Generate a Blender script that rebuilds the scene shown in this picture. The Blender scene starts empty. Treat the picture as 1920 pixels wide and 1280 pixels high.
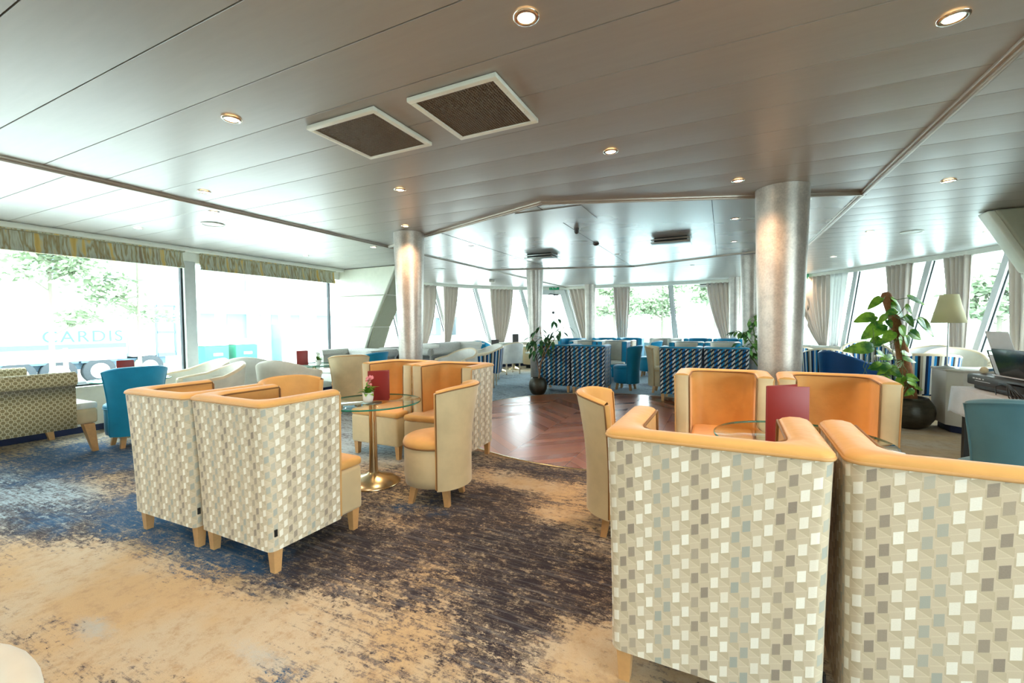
import bpy, bmesh, math, random
from math import pi, sin, cos, radians as R
from mathutils import Vector, Matrix

SC = bpy.context.scene
COL = SC.collection
rnd = random.Random(7)

# ------------------------------------------------------------------ camera
EYE = 1.25; CEIL = 2.38
yaw = math.atan(395/814.); pitch = -math.atan(31/814.); roll = -R(0.44)
fw = Vector((-sin(yaw)*cos(pitch), cos(yaw)*cos(pitch), sin(pitch)))
r0 = Vector((cos(yaw), sin(yaw), 0)); u0 = r0.cross(fw)
rr = r0*cos(roll)+u0*sin(roll); uu = -r0*sin(roll)+u0*cos(roll)
cam_d = bpy.data.cameras.new('camera'); cam = bpy.data.objects.new('camera', cam_d); COL.objects.link(cam)
m3 = Matrix((rr, uu, -fw)).transposed().to_4x4(); m3.translation = Vector((0, 0, EYE))
cam.matrix_world = m3
cam_d.sensor_width = 36.0; cam_d.sensor_fit = 'HORIZONTAL'; cam_d.lens = 814*36/1920.
cam_d.clip_start = 0.05; cam_d.clip_end = 400
SC.camera = cam

# ------------------------------------------------------------------ view + world
SC.view_settings.view_transform = 'Standard'; SC.view_settings.look = 'None'
SC.view_settings.gamma = 1.0; SC.view_settings.use_curve_mapping = False
SC.view_settings.exposure = 1.0
W = bpy.data.worlds.new('overcast_sky'); SC.world = W; W.use_nodes = True
wn = W.node_tree; wn.nodes.clear()
wo = wn.nodes.new('ShaderNodeOutputWorld'); wb = wn.nodes.new('ShaderNodeBackground')
wb.inputs['Color'].default_value = (0.79, 0.95, 1.0, 1); wb.inputs['Strength'].default_value = 7.6
wn.links.new(wb.outputs[0], wo.inputs[0])
LAMP_W = 18.0      # watts of one ceiling spot

# ------------------------------------------------------------------ node helpers
def lin(c):
    return tuple(((v/255.)/12.92 if v/255. <= .04045 else (((v/255.)+.055)/1.055)**2.4) for v in c)+(1.0,)
class NT:
    def __init__(s, name):
        s.m = bpy.data.materials.new(name); s.m.use_nodes = True; s.t = s.m.node_tree
        s.b = s.t.nodes['Principled BSDF']; s.o = s.t.nodes['Material Output']
    def n(s, typ, **kw):
        x = s.t.nodes.new(typ)
        for k, v in kw.items(): setattr(x, k, v)
        return x
    def put(s, sock, v):
        if hasattr(v, 'is_output') or isinstance(v, bpy.types.NodeSocket): s.t.links.new(v, sock)
        else: sock.default_value = v
    def mth(s, op, a, b=0.0, c=None, clamp=False):
        x = s.n('ShaderNodeMath', operation=op, use_clamp=clamp); s.put(x.inputs[0], a); s.put(x.inputs[1], b)
        if c is not None: s.put(x.inputs[2], c)
        return x.outputs[0]
    def mix(s, f, a, b, blend='MIX'):
        x = s.n('ShaderNodeMix', data_type='RGBA', blend_type=blend); s.put(x.inputs[0], f); s.put(x.inputs[6], a); s.put(x.inputs[7], b)
        return x.outputs[2]
    def smooth(s, v, lo, hi):
        x = s.n('ShaderNodeMapRange', interpolation_type='SMOOTHSTEP'); s.put(x.inputs[0], v); x.inputs[1].default_value = lo; x.inputs[2].default_value = hi
        return x.outputs[0]
    def noise(s, vec, scale, detail=4, rough=.6):
        x = s.n('ShaderNodeTexNoise'); s.put(x.inputs['Vector'], vec); x.inputs['Scale'].default_value = scale
        x.inputs['Detail'].default_value = detail; x.inputs['Roughness'].default_value = rough
        return x.outputs[0]
    def white(s, vec):
        x = s.n('ShaderNodeTexWhiteNoise', noise_dimensions='3D'); s.put(x.inputs['Vector'], vec); return x.outputs[0]
    def comb(s, a, b, c=0.0):
        x = s.n('ShaderNodeCombineXYZ'); s.put(x.inputs[0], a); s.put(x.inputs[1], b); s.put(x.inputs[2], c); return x.outputs[0]
    def sep(s, v):
        x = s.n('ShaderNodeSeparateXYZ'); s.put(x.inputs[0], v); return x.outputs
    def uv(s): return s.n('ShaderNodeTexCoord').outputs['UV']
    def obj(s): return s.n('ShaderNodeTexCoord').outputs['Object']
    def pos(s): return s.n('ShaderNodeNewGeometry').outputs['Position']
    def scale(s, v, sc):
        x = s.n('ShaderNodeMapping'); s.put(x.inputs[0], v); x.inputs['Scale'].default_value = sc; return x.outputs[0]
    def bump(s, h, strength=.3, dist=.01):
        x = s.n('ShaderNodeBump'); x.inputs['Strength'].default_value = strength; x.inputs['Distance'].default_value = dist
        s.put(x.inputs['Height'], h); s.t.links.new(x.outputs[0], s.b.inputs['Normal'])
    def base(s, c, rough=.5, metal=0., spec=.5, sheen=0.):
        s.put(s.b.inputs['Base Color'], c); s.put(s.b.inputs['Roughness'], rough); s.put(s.b.inputs['Metallic'], metal)
        s.b.inputs['Specular IOR Level'].default_value = spec
        if sheen: s.b.inputs['Sheen Weight'].default_value = sheen; s.b.inputs['Sheen Roughness'].default_value = .4
        return s.m
def plain(name, rgb, rough=.5, metal=0., spec=.5, sheen=0., var=.06, vscale=12, bump=0., bscale=120):
    t = NT(name); c = lin(rgb)
    nz = t.noise(t.obj(), vscale, 3)
    d = tuple(v*(1-var*2) for v in c[:3])+(1,)
    l = tuple(min(1, v*(1+var)) for v in c[:3])+(1,)
    t.base(t.mix(nz, d, l), rough, metal, spec, sheen)
    if bump: t.bump(t.noise(t.obj(), bscale, 2), bump, .003)
    return t.m
def emit(name, rgb, st):
    t = NT(name); t.base(lin(rgb), .4); t.b.inputs['Emission Color'].default_value = lin(rgb); t.b.inputs['Emission Strength'].default_value = st
    return t.m

def velvet(name, rgb, rough=.6, sheen=.35):
    t = NT(name); c = lin(rgb)
    n1 = t.smooth(t.noise(t.obj(), 4, 3), .3, .7)
    d = tuple(v*.84 for v in c[:3])+(1,)
    t.base(t.mix(n1, d, c), rough, 0, .25, sheen)
    t.bump(t.noise(t.obj(), 14, 3), .25, .01)
    return t.m
# woven block pattern: slanted parallelograms set in columns
def block_fabric(name, bg, bg2, line, cols, pw=.028, ph=.078, fill=.42, slant=.35, groups=2, lo=.13):
    t = NT(name); s = t.sep(t.uv())
    u = t.mth('DIVIDE', s[0], pw); cu = t.mth('FLOOR', u); fu = t.mth('FRACT', u)
    odd = t.mth('MODULO', t.mth('ABSOLUTE', cu), 2.0)
    v = t.mth('ADD', t.mth('DIVIDE', s[1], ph), t.mth('MULTIPLY', odd, .5))
    v1 = t.mth('ADD', v, t.mth('MULTIPLY', fu, slant*pw/ph))
    cv = t.mth('FLOOR', v1); fv = t.mth('FRACT', v1)
    inm = t.mth('MULTIPLY', t.mth('LESS_THAN', fv, fill), t.mth('MULTIPLY', t.mth('GREATER_THAN', fu, lo), t.mth('LESS_THAN', fu, 1-lo)))
    g = t.mth('MODULO', t.mth('ABSOLUTE', t.mth('FLOOR', t.mth('DIVIDE', cu, float(groups)))), 4.0)
    c = cols[0]
    for i in (1, 2, 3):
        c = t.mix(t.mth('COMPARE', g, float(i), .1), c, cols[i])
    rn = t.white(t.comb(cu, cv))
    c = t.mix(t.mth('MULTIPLY', rn, .45), c, bg)
    # second face of each block, slanting the other way
    v2 = t.mth('SUBTRACT', v, t.mth('MULTIPLY', fu, slant*1.6*pw/ph)); fv2 = t.mth('FRACT', t.mth('ADD', v2, .05))
    face = t.mth('GREATER_THAN', fv2, .68)
    b = t.mix(face, bg, bg2)
    ln = t.mth('MAXIMUM', t.mth('LESS_THAN', t.mth('ABSOLUTE', t.mth('SUBTRACT', fv2, .68)), .016), t.mth('LESS_THAN', t.mth('ABSOLUTE', t.mth('SUBTRACT', fv, fill+.24)), .016))
    b = t.mix(ln, b, line)
    col = t.mix(inm, b, c)
    w = t.noise(t.uv(), 260, 2)
    col = t.mix(t.mth('MULTIPLY', w, .25), col, bg2)
    t.base(col, .75, 0, .25, .2)
    t.bump(t.mth('ADD', t.mth('MULTIPLY', inm, .6), t.mth('MULTIPLY', w, .3)), .35, .003)
    return t.m
def disc_fabric(name, bg, disc, dark, p=.052):
    t = NT(name); s = t.sep(t.uv())
    def lay(ox, oy):
        fu = t.mth('SUBTRACT', t.mth('FRACT', t.mth('ADD', t.mth('DIVIDE', s[0], p), ox)), .5)
        fv = t.mth('SUBTRACT', t.mth('FRACT', t.mth('ADD', t.mth('DIVIDE', s[1], p*.9), oy)), .5)
        return t.mth('SQRT', t.mth('ADD', t.mth('MULTIPLY', fu, fu), t.mth('MULTIPLY', fv, fv)))
    d = t.mth('MINIMUM', lay(0, 0), lay(.5, .5))
    d2 = t.mth('MINIMUM', lay(.5, 0), lay(0, .5))
    c = t.mix(t.mth('LESS_THAN', d, .29), bg, disc)
    c = t.mix(t.mth('LESS_THAN', d2, .07), c, dark)
    t.base(c, .8, 0, .2, .15); t.bump(t.noise(t.uv(), 200, 2), .3, .002)
    return t.m
def stripe_fabric(name, cols, w=.035):
    t = NT(name); s = t.sep(t.uv())
    n = len(cols); u = t.mth('MODULO', t.mth('ABSOLUTE', t.mth('DIVIDE', s[0], w)), float(n))
    c = cols[0]
    for i in range(1, n): c = t.mix(t.mth('GREATER_THAN', u, float(i)), c, cols[i])
    t.base(c, .6, 0, .3, .2); return t.m

M = {}
M['gold'] = velvet('gold_velvet', (224, 172, 102), .5, .3)
M['beige'] = velvet('beige_velvet', (214, 192, 152), .6, .35)
M['pipe_dark'] = plain('brown_piping', (132, 92, 48), .6)
M['pipe_tan'] = plain('tan_piping', (205, 158, 100), .6)
M['wood_leg'] = plain('beech_leg', (206, 158, 104), .4, vscale=25, var=.12)
M['cube'] = block_fabric('woven_block_fabric_beige', lin((206, 192, 168)), lin((194, 180, 154)), lin((214, 202, 178)),
    [lin((250, 248, 238)), lin((140, 128, 118)), lin((244, 242, 232)), lin((160, 166, 160))])
M['hound'] = block_fabric('woven_block_fabric_blue', lin((24, 38, 52)), lin((14, 22, 34)), lin((34, 60, 84)),
    [lin((44, 150, 204)), lin((244, 244, 238)), lin((34, 124, 196)), lin((206, 200, 170))], pw=.047, ph=.07, fill=.52, slant=1.1, groups=1, lo=.02)
M['hound_bg'] = plain('slate_velvet', (70, 108, 134), .6, sheen=.3)
M['blue'] = velvet('turquoise_velvet', (22, 138, 178), .5, .3)
M['teal'] = velvet('grey_teal_velvet', (78, 124, 140), .5, .3)
M['navy'] = velvet('navy_leather', (16, 70, 124), .35, .1)
M['royal'] = velvet('royal_blue_leather', (30, 120, 200), .4, .1)
M['discs'] = disc_fabric('disc_pattern_fabric', lin((196, 184, 150)), lin((140, 126, 92)), lin((52, 50, 46)))
M['speck'] = disc_fabric('grey_speckled_fabric', lin((206, 204, 196)), lin((150, 148, 142)), lin((90, 90, 92)), p=.03)
M['cream'] = velvet('cream_upholstery', (226, 222, 208), .6, .3)
M['white_up'] = velvet('white_upholstery', (240, 236, 228), .55, .2)
M['stripe'] = stripe_fabric('blue_stripe_fabric', [lin((20, 100, 170)), lin((16, 40, 70)), lin((235, 232, 220)), lin((178, 168, 148)), lin((24, 22, 30)), lin((40, 140, 200)), lin((235, 232, 220))], .022)
M['cream_wood'] = plain('cream_painted_wood', (236, 216, 184), .4, vscale=30)
def glassmat(name, tint, ior=1.45, gmix=None):
    t = NT(name); t.t.nodes.remove(t.b)
    tr = t.n('ShaderNodeBsdfTransparent'); tr.inputs[0].default_value = tint
    gl = t.n('ShaderNodeBsdfGlossy'); gl.inputs['Roughness'].default_value = .02
    fr = t.n('ShaderNodeFresnel'); fr.inputs[0].default_value = ior
    mx = t.n('ShaderNodeMixShader'); bf = t.n('ShaderNodeNewGeometry'); fac = t.mth('MULTIPLY', fr.outputs[0], t.mth('SUBTRACT', 1.0, bf.outputs['Backfacing'])); t.t.links.new(fac, mx.inputs[0]); t.t.links.new(tr.outputs[0], mx.inputs[1]); t.t.links.new(gl.outputs[0], mx.inputs[2])
    t.t.links.new(mx.outputs[0], t.o.inputs[0]); return t.m
M['pane'] = glassmat('window_glass', (.97, .99, .98, 1), 1.3)
M['tglass'] = glassmat('table_glass', (.88, .95, .93, 1), 1.85)
M['gedge'] = plain('green_glass_edge', (30, 120, 100), .15)
M['brass'] = plain('brushed_champagne_metal', (214, 190, 152), .24, 1.0, vscale=40)
M['steel'] = plain('brushed_steel', (190, 192, 190), .3, 1.0)
M['white_metal'] = plain('white_powder_coat', (226, 228, 222), .45)
M['trimw'] = plain('cream_painted_trim', (226, 228, 218), .5)
M['wallw'] = plain('white_painted_wall', (232, 232, 222), .6)
M['wallr'] = plain('warm_grey_wall_panel', (150, 142, 128), .6)
M['navytrim'] = plain('navy_plinth', (16, 34, 72), .6)
M['menu'] = plain('burgundy_menu_card', (138, 32, 26), .45, var=.02)
M['black'] = plain('black_plastic', (26, 28, 30), .4)
M['charcoal'] = plain('charcoal_plastic', (66, 62, 60), .45)
M['folder'] = plain('black_plastic_sleeve', (20, 34, 42), .25, bump=.6, bscale=30)
M['paper'] = plain('white_paper', (236, 238, 240), .7)
M['lace'] = plain('white_lace_cloth', (226, 232, 238), .8, bump=.5, bscale=60)
M['shade'] = plain('cream_lamp_shade', (226, 218, 180), .7, var=.02)
M['bronze'] = plain('brown_metal_mesh', (122, 108, 92), .5, .3)
M['soil'] = plain('brown_soil', (90, 60, 36), .9, bump=1, bscale=60)
M['ceramic'] = plain('white_ceramic', (240, 238, 230), .25, var=.02)
M['pink'] = plain('pink_petal', (244, 150, 160), .5, vscale=60, var=.15)
M['bud'] = plain('yellow_green_bud', (190, 200, 90), .5)
M['frame_alu'] = plain('grey_aluminium_frame', (196, 200, 198), .4, .3)
M['gasket'] = plain('black_gasket', (30, 40, 44), .5)
M['trimrail'] = plain('taupe_ceiling_rail', (176, 166, 154), .35, .5)
M['leatherpad'] = plain('cream_padded_leather', (222, 224, 206), .45, spec=.4, bump=.1, bscale=90)
M['leatherpad2'] = plain('olive_grey_padded_leather', (166, 166, 144), .45, spec=.4, bump=.1, bscale=90)
M['green_sign'] = plain('green_exit_sign', (20, 160, 110), .4, var=.0)
M['cabinet'] = plain('pale_grey_laminate', (206, 200, 190), .5, var=.02)
M['curtain'] = plain('taupe_curtain_cloth', (222, 212, 202), .85, sheen=.2, vscale=200, var=.08)
M['sheer'] = plain('white_sheer_cloth', (238, 240, 238), .8)
def see_light(mt, c, f):
    nt = mt.node_tree; b_ = nt.nodes['Principled BSDF']; o_ = nt.nodes['Material Output']; tr = nt.nodes.new('ShaderNodeBsdfTranslucent'); tr.inputs[0].default_value = lin(c)
    mx = nt.nodes.new('ShaderNodeMixShader'); mx.inputs[0].default_value = f; nt.links.new(b_.outputs[0], mx.inputs[1]); nt.links.new(tr.outputs[0], mx.inputs[2]); nt.links.new(mx.outputs[0], o_.inputs[0])
see_light(M['curtain'], (206, 196, 186), .22); see_light(M['sheer'], (240, 240, 238), .5); see_light(M['shade'], (226, 214, 176), .3)

def leafmat(name, a, b, ribs=False):
    t = NT(name); nz = t.smooth(t.noise(t.obj(), 9, 3), .35, .65)
    t.base(t.mix(nz, lin(a), lin(b)), .38, 0, .5)
    t.b.inputs['Subsurface Weight'].default_value = 0.0
    return t.m
M['leaf'] = leafmat('pothos_leaf', (40, 104, 26), (142, 190, 56))
M['leafb'] = leafmat('bright_kalanchoe_leaf', (70, 130, 36), (150, 200, 70))
M['leaf2'] = leafmat('dark_ficus_leaf', (26, 66, 34), (70, 116, 62))
M['leaf3'] = leafmat('ivy_leaf', (50, 110, 50), (120, 170, 80))
M['stem'] = plain('green_stem', (96, 120, 50), .6)
M['trunk'] = plain('brown_stem', (150, 110, 80), .7)
M['bamboo'] = plain('yellow_bamboo', (200, 168, 96), .5)
def moss():
    t = NT('coir_pole'); n1 = t.noise(t.scale(t.obj(), (1, 1, .5)), 60, 4)
    t.base(t.mix(n1, lin((92, 54, 30)), lin((176, 120, 78))), .95); t.bump(n1, .9, .01); return t.m
M['coir'] = moss()
def glaze(name, a, b, metal=.4, rough=.28):
    t = NT(name); s = t.scale(t.obj(), (1, 1, 3)); n1 = t.noise(s, 12, 5)
    t.base(t.mix(n1, lin(a), lin(b)), rough, metal, .6); t.bump(t.noise(s, 40, 3), .5, .006); return t.m
M['potdark'] = glaze('dark_bronze_glaze', (22, 22, 20), (84, 80, 66))

def galv():
    t = NT('galvanised_steel_column'); v = t.n('ShaderNodeTexVoronoi'); t.put(v.inputs['Vector'], t.obj()); v.inputs['Scale'].default_value = 28
    n1 = t.noise(t.obj(), 5, 6, .7); n2 = t.noise(t.obj(), 60, 4, .7)
    f = t.mth('ADD', t.mth('MULTIPLY', n1, .6), t.mth('MULTIPLY', n2, .4))
    c = t.mix(t.smooth(f, .38, .62), lin((168, 160, 152)), lin((196, 188, 178)))
    t.base(c, t.mth('ADD', .3, t.mth('MULTIPLY', n1, .12)), .45, .5); t.bump(n2, .06, .003); return t.m
M['galv'] = galv()

def ceilmat():
    t = NT('satin_lacquered_ceiling_metal'); n1 = t.noise(t.scale(t.pos(), (.6, 6, 1)), 6, 3)
    t.base(t.mix(n1, lin((154, 150, 145)), lin((164, 160, 155))), .34, .2, .5); return t.m
M['ceil'] = ceilmat()
def ceilflat():
    t = NT('polished_ceiling_sheet'); n1 = t.noise(t.scale(t.pos(), (.4, .8, 1)), 2, 2)
    t.base(lin((186, 190, 190)), t.mth('ADD', .24, t.mth('MULTIPLY', n1, .08)), .45, .6)
    return t.m
M['ceilflat'] = ceilflat()

def gauss_sum(t, X, Y, L):
    acc = None
    for (cx, cy, sx, sy, a) in L:
        dx = t.mth('DIVIDE', t.mth('SUBTRACT', X, cx), sx); dy = t.mth('DIVIDE', t.mth('SUBTRACT', Y, cy), sy)
        g = t.mth('MULTIPLY', t.mth('EXPONENT', t.mth('MULTIPLY', t.mth('ADD', t.mth('MULTIPLY', dx, dx), t.mth('MULTIPLY', dy, dy)), -1.0)), a)
        acc = g if acc is None else t.mth('ADD', acc, g)
    return acc
def carpetmat():
    t = NT('abstract_distressed_carpet'); p = t.pos(); s = t.sep(p)
    big = t.noise(p, .9, 3, .5)
    strk = t.noise(t.scale(p, (2.2, 46, 1)), 1.0, 6, .75)       # threads running across the ship
    strk2 = t.noise(t.scale(p, (5, 120, 1)), 1.0, 4, .7)
    mid = t.noise(t.scale(p, (1.0, 1.6, 1)), 3.4, 7, .7)
    fine = t.noise(t.scale(p, (1, 1.5, 1)), 22, 7, .85)
    blobs = gauss_sum(t, s[0], s[1], [
        (-3.9, 1.12, .55, .15, .55), (-3.35, 1.5, .9, .34, .5), (-2.3, 1.72, .7, .35, .5), (-1.2, 2.12, .8, .45, .5), (-1.9, 1.5, .9, .28, .22), (-.9, 2.6, .6, .3, .15), (-2.5, 2.5, .6, .5, .25), (-.62, 2.0, .3, .25, .4),
        (-1.65, 2.72, .45, .3, .4), (-1.2, 3.4, .9, .16, .5), (-5.6, 1.95, .8, .6, .6), (-4.6, 2.1, .6, .4, .4), (-1.42, .98, .12, .07, .35), (-.72, 1.5, .25, .2, .3), (.3, 1.25, .6, .2, .5), (-.85, 1.72, .3, .2, .3), (-3.6, 5.2, 1, .8, .2),
        (-2.8, .98, .9, .22, -.5), (-1.8, 1.08, .4, .26, -.4), (-.45, 1.55, .2, .2, -.5), (-1.0, 2.66, .22, .16, -.45), (-1.4, 3.08, .3, .12, -.5), (-2.0, 2.05, .3, .1, -.2), (-3.1, 2.0, .3, .12, -.3), (1.9, 5.7, 1.2, 1.4, -.8), (-1.3, 9.2, .25, .25, .3), (-1.25, 10.2, .25, .25, -.3)])
    f = t.mth('ADD', t.mth('ADD', t.mth('MULTIPLY', big, .7), blobs), t.mth('MULTIPLY', mid, 1.1))
    f = t.mth('ADD', f, t.mth('MULTIPLY', t.mth('SUBTRACT', strk, .5), .7))
    f = t.mth('ADD', f, t.mth('MULTIPLY', t.mth('SUBTRACT', fine, .5), 2.6))
    f = t.mth('ADD', f, .06)
    dark = t.smooth(f, 1.04, 1.24)
    light = t.mix(t.smooth(t.noise(p, 1.6, 5), .4, .62), lin((206, 178, 138)), lin((206, 192, 168)))
    light = t.mix(t.smooth(t.noise(p, 12, 6, .8), .45, .7), light, lin((184, 158, 126)))
    light = t.mix(t.smooth(t.mth('ADD', t.mth('MULTIPLY', fine, .6), gauss_sum(t, s[0], s[1], [(-4.8, 1.25, 1.2, .35, 1), (-3.6, 3.8, 1.3, 1.2, .8), (-3.6, 7.6, 2.5, 2.3, 1), (-2.35, .82, .2, .08, .45), (-6, 4.5, 2, 2, .7), (-1.55, 1.02, .3, .08, .4), (-1.5, 10, 3, 2.5, .8)])), .5, 1.0), light, lin((178, 200, 212)))  # pale blue patches; towards the bow they paint in bright floor reflections
    dk = t.mix(t.smooth(t.mth('ADD', t.mth('MULTIPLY', mid, .8), gauss_sum(t, s[0], s[1], [(-3.3, 1.55, .8, .35, .5), (-2.5, 1.42, .5, .25, .4), (-4.0, 1.1, .5, .2, .2), (-5.8, 1.9, 1.1, .7, .55), (-1.45, .98, .2, .1, .7), (-3, 7, 3, 3, .4), (-1.9, 2.4, .3, .2, .25)])), .55, .8), lin((44, 40, 52)), lin((10, 82, 128)))
    dk = t.mix(t.mth('MULTIPLY', t.smooth(strk, .5, .64), .6), dk, lin((120, 122, 128)))
    dk = t.mix(t.mth('MULTIPLY', t.smooth(strk2, .55, .68), .5), dk, lin((160, 140, 118)))
    col = t.mix(dark, light, dk)
    fk = t.mth('MULTIPLY', t.smooth(t.noise(t.scale(p, (1, 1.7, 1)), 9, 8, .85), .48, .58), t.smooth(fine, .46, .58)); col = t.mix(t.mth('MULTIPLY', fk, .75), col, light)
    mid_t = t.mth('MULTIPLY', t.smooth(f, .9, 1.05), t.mth('SUBTRACT', 1.0, t.smooth(f, 1.1, 1.4)))
    col = t.mix(t.mth('MULTIPLY', t.mth('MULTIPLY', mid_t, t.smooth(strk, .4, .6)), .6), col, lin((112, 104, 108)))
    pile = t.noise(p, 320, 2); col = t.mix(t.mth('MULTIPLY', pile, .3), col, lin((60, 50, 44)))
    t.base(col, .95, 0, .15, .1); t.bump(pile, .6, .004); return t.m
M['carpet'] = carpetmat()
def woodmat():
    t = NT('chevron_parquet'); p = t.pos(); s = t.sep(p); w = .62
    zig = t.mth('PINGPONG', s[0], w); cu = t.mth('FLOOR', t.mth('DIVIDE', s[0], w))
    v = t.mth('DIVIDE', t.mth('ADD', s[1], t.mth('MULTIPLY', zig, .9)), .15); iv = t.mth('FLOOR', v); fv = t.mth('FRACT', v)
    r = t.white(t.comb(cu, iv)); g = t.noise(t.scale(p, (9, 40, 1)), 2, 5, .7)
    c = t.mix(r, lin((146, 86, 58)), lin((184, 120, 84))); c = t.mix(t.mth('MULTIPLY', g, .45), c, lin((84, 46, 30)))
    gap = t.mth('MAXIMUM', t.mth('LESS_THAN', fv, .02), t.mth('LESS_THAN', t.mth('ABSOLUTE', t.mth('SUBTRACT', t.mth('FRACT', t.mth('DIVIDE', s[0], w)), .0)), .006))
    c = t.mix(gap, c, lin((50, 28, 18)))
    t.base(c, t.mth('ADD', .24, t.mth('MULTIPLY', r, .14)), 0, .9); return t.m
M['parquet'] = woodmat()
def blindmat():
    t = NT('striped_blind_fabric'); s = t.sep(t.uv())
    n1 = t.noise(t.comb(t.mth('MULTIPLY', s[0], 13.0), t.mth('MULTIPLY', s[1], 1.6)), 1.0, 3, .5)
    rp = t.n('ShaderNodeValToRGB'); t.put(rp.inputs[0], n1)
    e = rp.color_ramp.elements; e[0].position = .3; e[0].color = lin((140, 124, 100)); e[1].position = .7; e[1].color = lin((196, 164, 96))
    for pz, c in ((.42, (188, 192, 176)), (.48, (150, 132, 92)), (.55, (178, 184, 168)), (.62, (206, 178, 112))):
        x = e.new(pz); x.color = lin(c)
    t.base(rp.outputs[0], .8, 0, .2); t.bump(t.noise(t.uv(), 150, 2), .2, .003); return t.m
M['blind'] = blindmat()

# ------------------------------------------------------------------ mesh builder
class MB:
    def __init__(s): s.v = []; s.f = []; s.uv = []; s.sm = []
    def face(s, idx, uvs=None, smooth=False): s.f.append(tuple(idx)); s.uv.append(uvs or [(s.v[i][0]+s.v[i][1], s.v[i][2]) for i in idx]); s.sm.append(smooth)
    def grid(s, P, closeu=False, smooth=True, flip=False, uv=None):
        nr = len(P); nc = len(P[0]); b = len(s.v)
        for row in P: s.v += [tuple(q) for q in row]
        us = [0.0]
        for j in range(1, nc+1):
            a = Vector(P[nr//2][j-1]); c = Vector(P[nr//2][j % nc]); us.append(us[-1]+(a-c).length)
        vs = [0.0]
        for i in range(1, nr): vs.append(vs[-1]+(Vector(P[i][nc//2])-Vector(P[i-1][nc//2])).length)
        z0 = P[0][nc//2][2]
        for i in range(nr-1):
            for j in range(nc if closeu else nc-1):
                k = (j+1) % nc
                q = [b+i*nc+j, b+i*nc+k, b+(i+1)*nc+k, b+(i+1)*nc+j]
                t = [(us[j], z0+vs[i]), (us[j+1], z0+vs[i]), (us[j+1], z0+vs[i+1]), (us[j], z0+vs[i+1])]
                if flip: q.reverse(); t.reverse()
                s.face(q, t, smooth)
    def ngon(s, pts, smooth=False):
        b = len(s.v); s.v += [tuple(p) for p in pts]; s.face(range(b, b+len(pts)), None, smooth)
    def bm(s, bmx, smooth=False):
        b = len(s.v); bmx.verts.ensure_lookup_table(); bmx.verts.index_update()
        s.v += [tuple(q.co) for q in bmx.verts]
        for f in bmx.faces:
            n = f.normal; ax = max(range(3), key=lambda i: abs(n[i])); idx = [q.index for q in f.verts]
            uvs = [{0: (q.co.y, q.co.z), 1: (q.co.x, q.co.z), 2: (q.co.x, q.co.y)}[ax] for q in f.verts]
            s.face([b+i for i in idx], uvs, smooth)
        bmx.free()
    def box(s, x0, x1, y0, y1, z0, z1, bev=0., seg=2, smooth=None, mat=None):
        q = bmesh.new(); bmesh.ops.create_cube(q, size=1.0)
        for v in q.verts: v.co = Vector(((x0+x1)/2+v.co.x*(x1-x0), (y0+y1)/2+v.co.y*(y1-y0), (z0+z1)/2+v.co.z*(z1-z0)))
        if bev: bmesh.ops.bevel(q, geom=q.edges[:], offset=bev, segments=seg, affect='EDGES', profile=.5)
        if mat is not None: bmesh.ops.transform(q, matrix=mat, verts=q.verts)
        q.normal_update(); s.bm(q, bool(bev) if smooth is None else smooth); return s
    def prism(s, poly, z0, z1, bev=0., seg=2, mat=None, smooth=None):
        q = bmesh.new(); vs = [q.verts.new((x, y, z0)) for x, y in poly]; f = q.faces.new(vs)
        ex = bmesh.ops.extrude_face_region(q, geom=[f]); nv = [e for e in ex['geom'] if isinstance(e, bmesh.types.BMVert)]
        for v in nv: v.co.z = z1
        bmesh.ops.recalc_face_normals(q, faces=q.faces)
        if bev: bmesh.ops.bevel(q, geom=q.edges[:], offset=bev, segments=seg, affect='EDGES', profile=.5)
        if mat is not None: bmesh.ops.transform(q, matrix=mat, verts=q.verts)
        q.normal_update(); s.bm(q, bool(bev) if smooth is None else smooth); return s
    def lathe(s, prof, n=24, c=(0, 0, 0), smooth=True, sc=(1, 1)):
        P = [[(c[0]+r*cos(2*pi*j/n)*sc[0], c[1]+r*sin(2*pi*j/n)*sc[1], c[2]+z) for j in range(n)] for r, z in prof]
        s.grid(P, True, smooth); return s
    def tube(s, pts, rad, n=8, caps=True):
        pts = [Vector(p) for p in pts]; P = []
        if not hasattr(rad, '__len__'): rad = [rad]*len(pts)
        up = Vector((0, 0, 1))
        for i, p in enumerate(pts):
            d = (pts[min(i+1, len(pts)-1)]-pts[max(i-1, 0)]).normalized()
            a = d.cross(up if abs(d.z) < .95 else Vector((1, 0, 0))).normalized(); b = d.cross(a).normalized()
            if P and a.dot(pa) < 0: a = -a; b = -b
            pa = a
            P.append([p+(a*cos(2*pi*j/n)+b*sin(2*pi*j/n))*rad[i] for j in range(n)])
        s.grid(P, True, True)
        if caps: s.ngon(P[0][::-1]); s.ngon(P[-1])
        return s
    def mesh(s, name):
        me = bpy.data.meshes.new(name); me.from_pydata(s.v, [], s.f); ul = me.uv_layers.new(name='UVMap')
        k = 0
        for uvs in s.uv:
            for q in uvs: ul.data[k].uv = q; k += 1
        me.polygons.foreach_set('use_smooth', s.sm); me.update()
        q = bmesh.new(); q.from_mesh(me); bmesh.ops.recalc_face_normals(q, faces=q.faces) if False else None; q.free()
        return me
CACHE = {}
def mk(name, fn, mat, parent=None, key=None, loc=(0, 0, 0), rz=0, sc=None):
    """one mesh object; meshes shared by key"""
    k = (key, mat) if key is not None else None
    if k is not None and k in CACHE: me = CACHE[k]
    else:
        b = fn() if callable(fn) else fn; me = b.mesh(name); me.materials.append(M[mat] if isinstance(mat, str) else mat)
        if k is not None: CACHE[k] = me
    o = bpy.data.objects.new(name, me); COL.objects.link(o); o.location = loc; o.rotation_euler = (0, 0, rz)
    if sc: o.scale = sc
    if parent is not None: o.parent = parent
    return o
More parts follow.
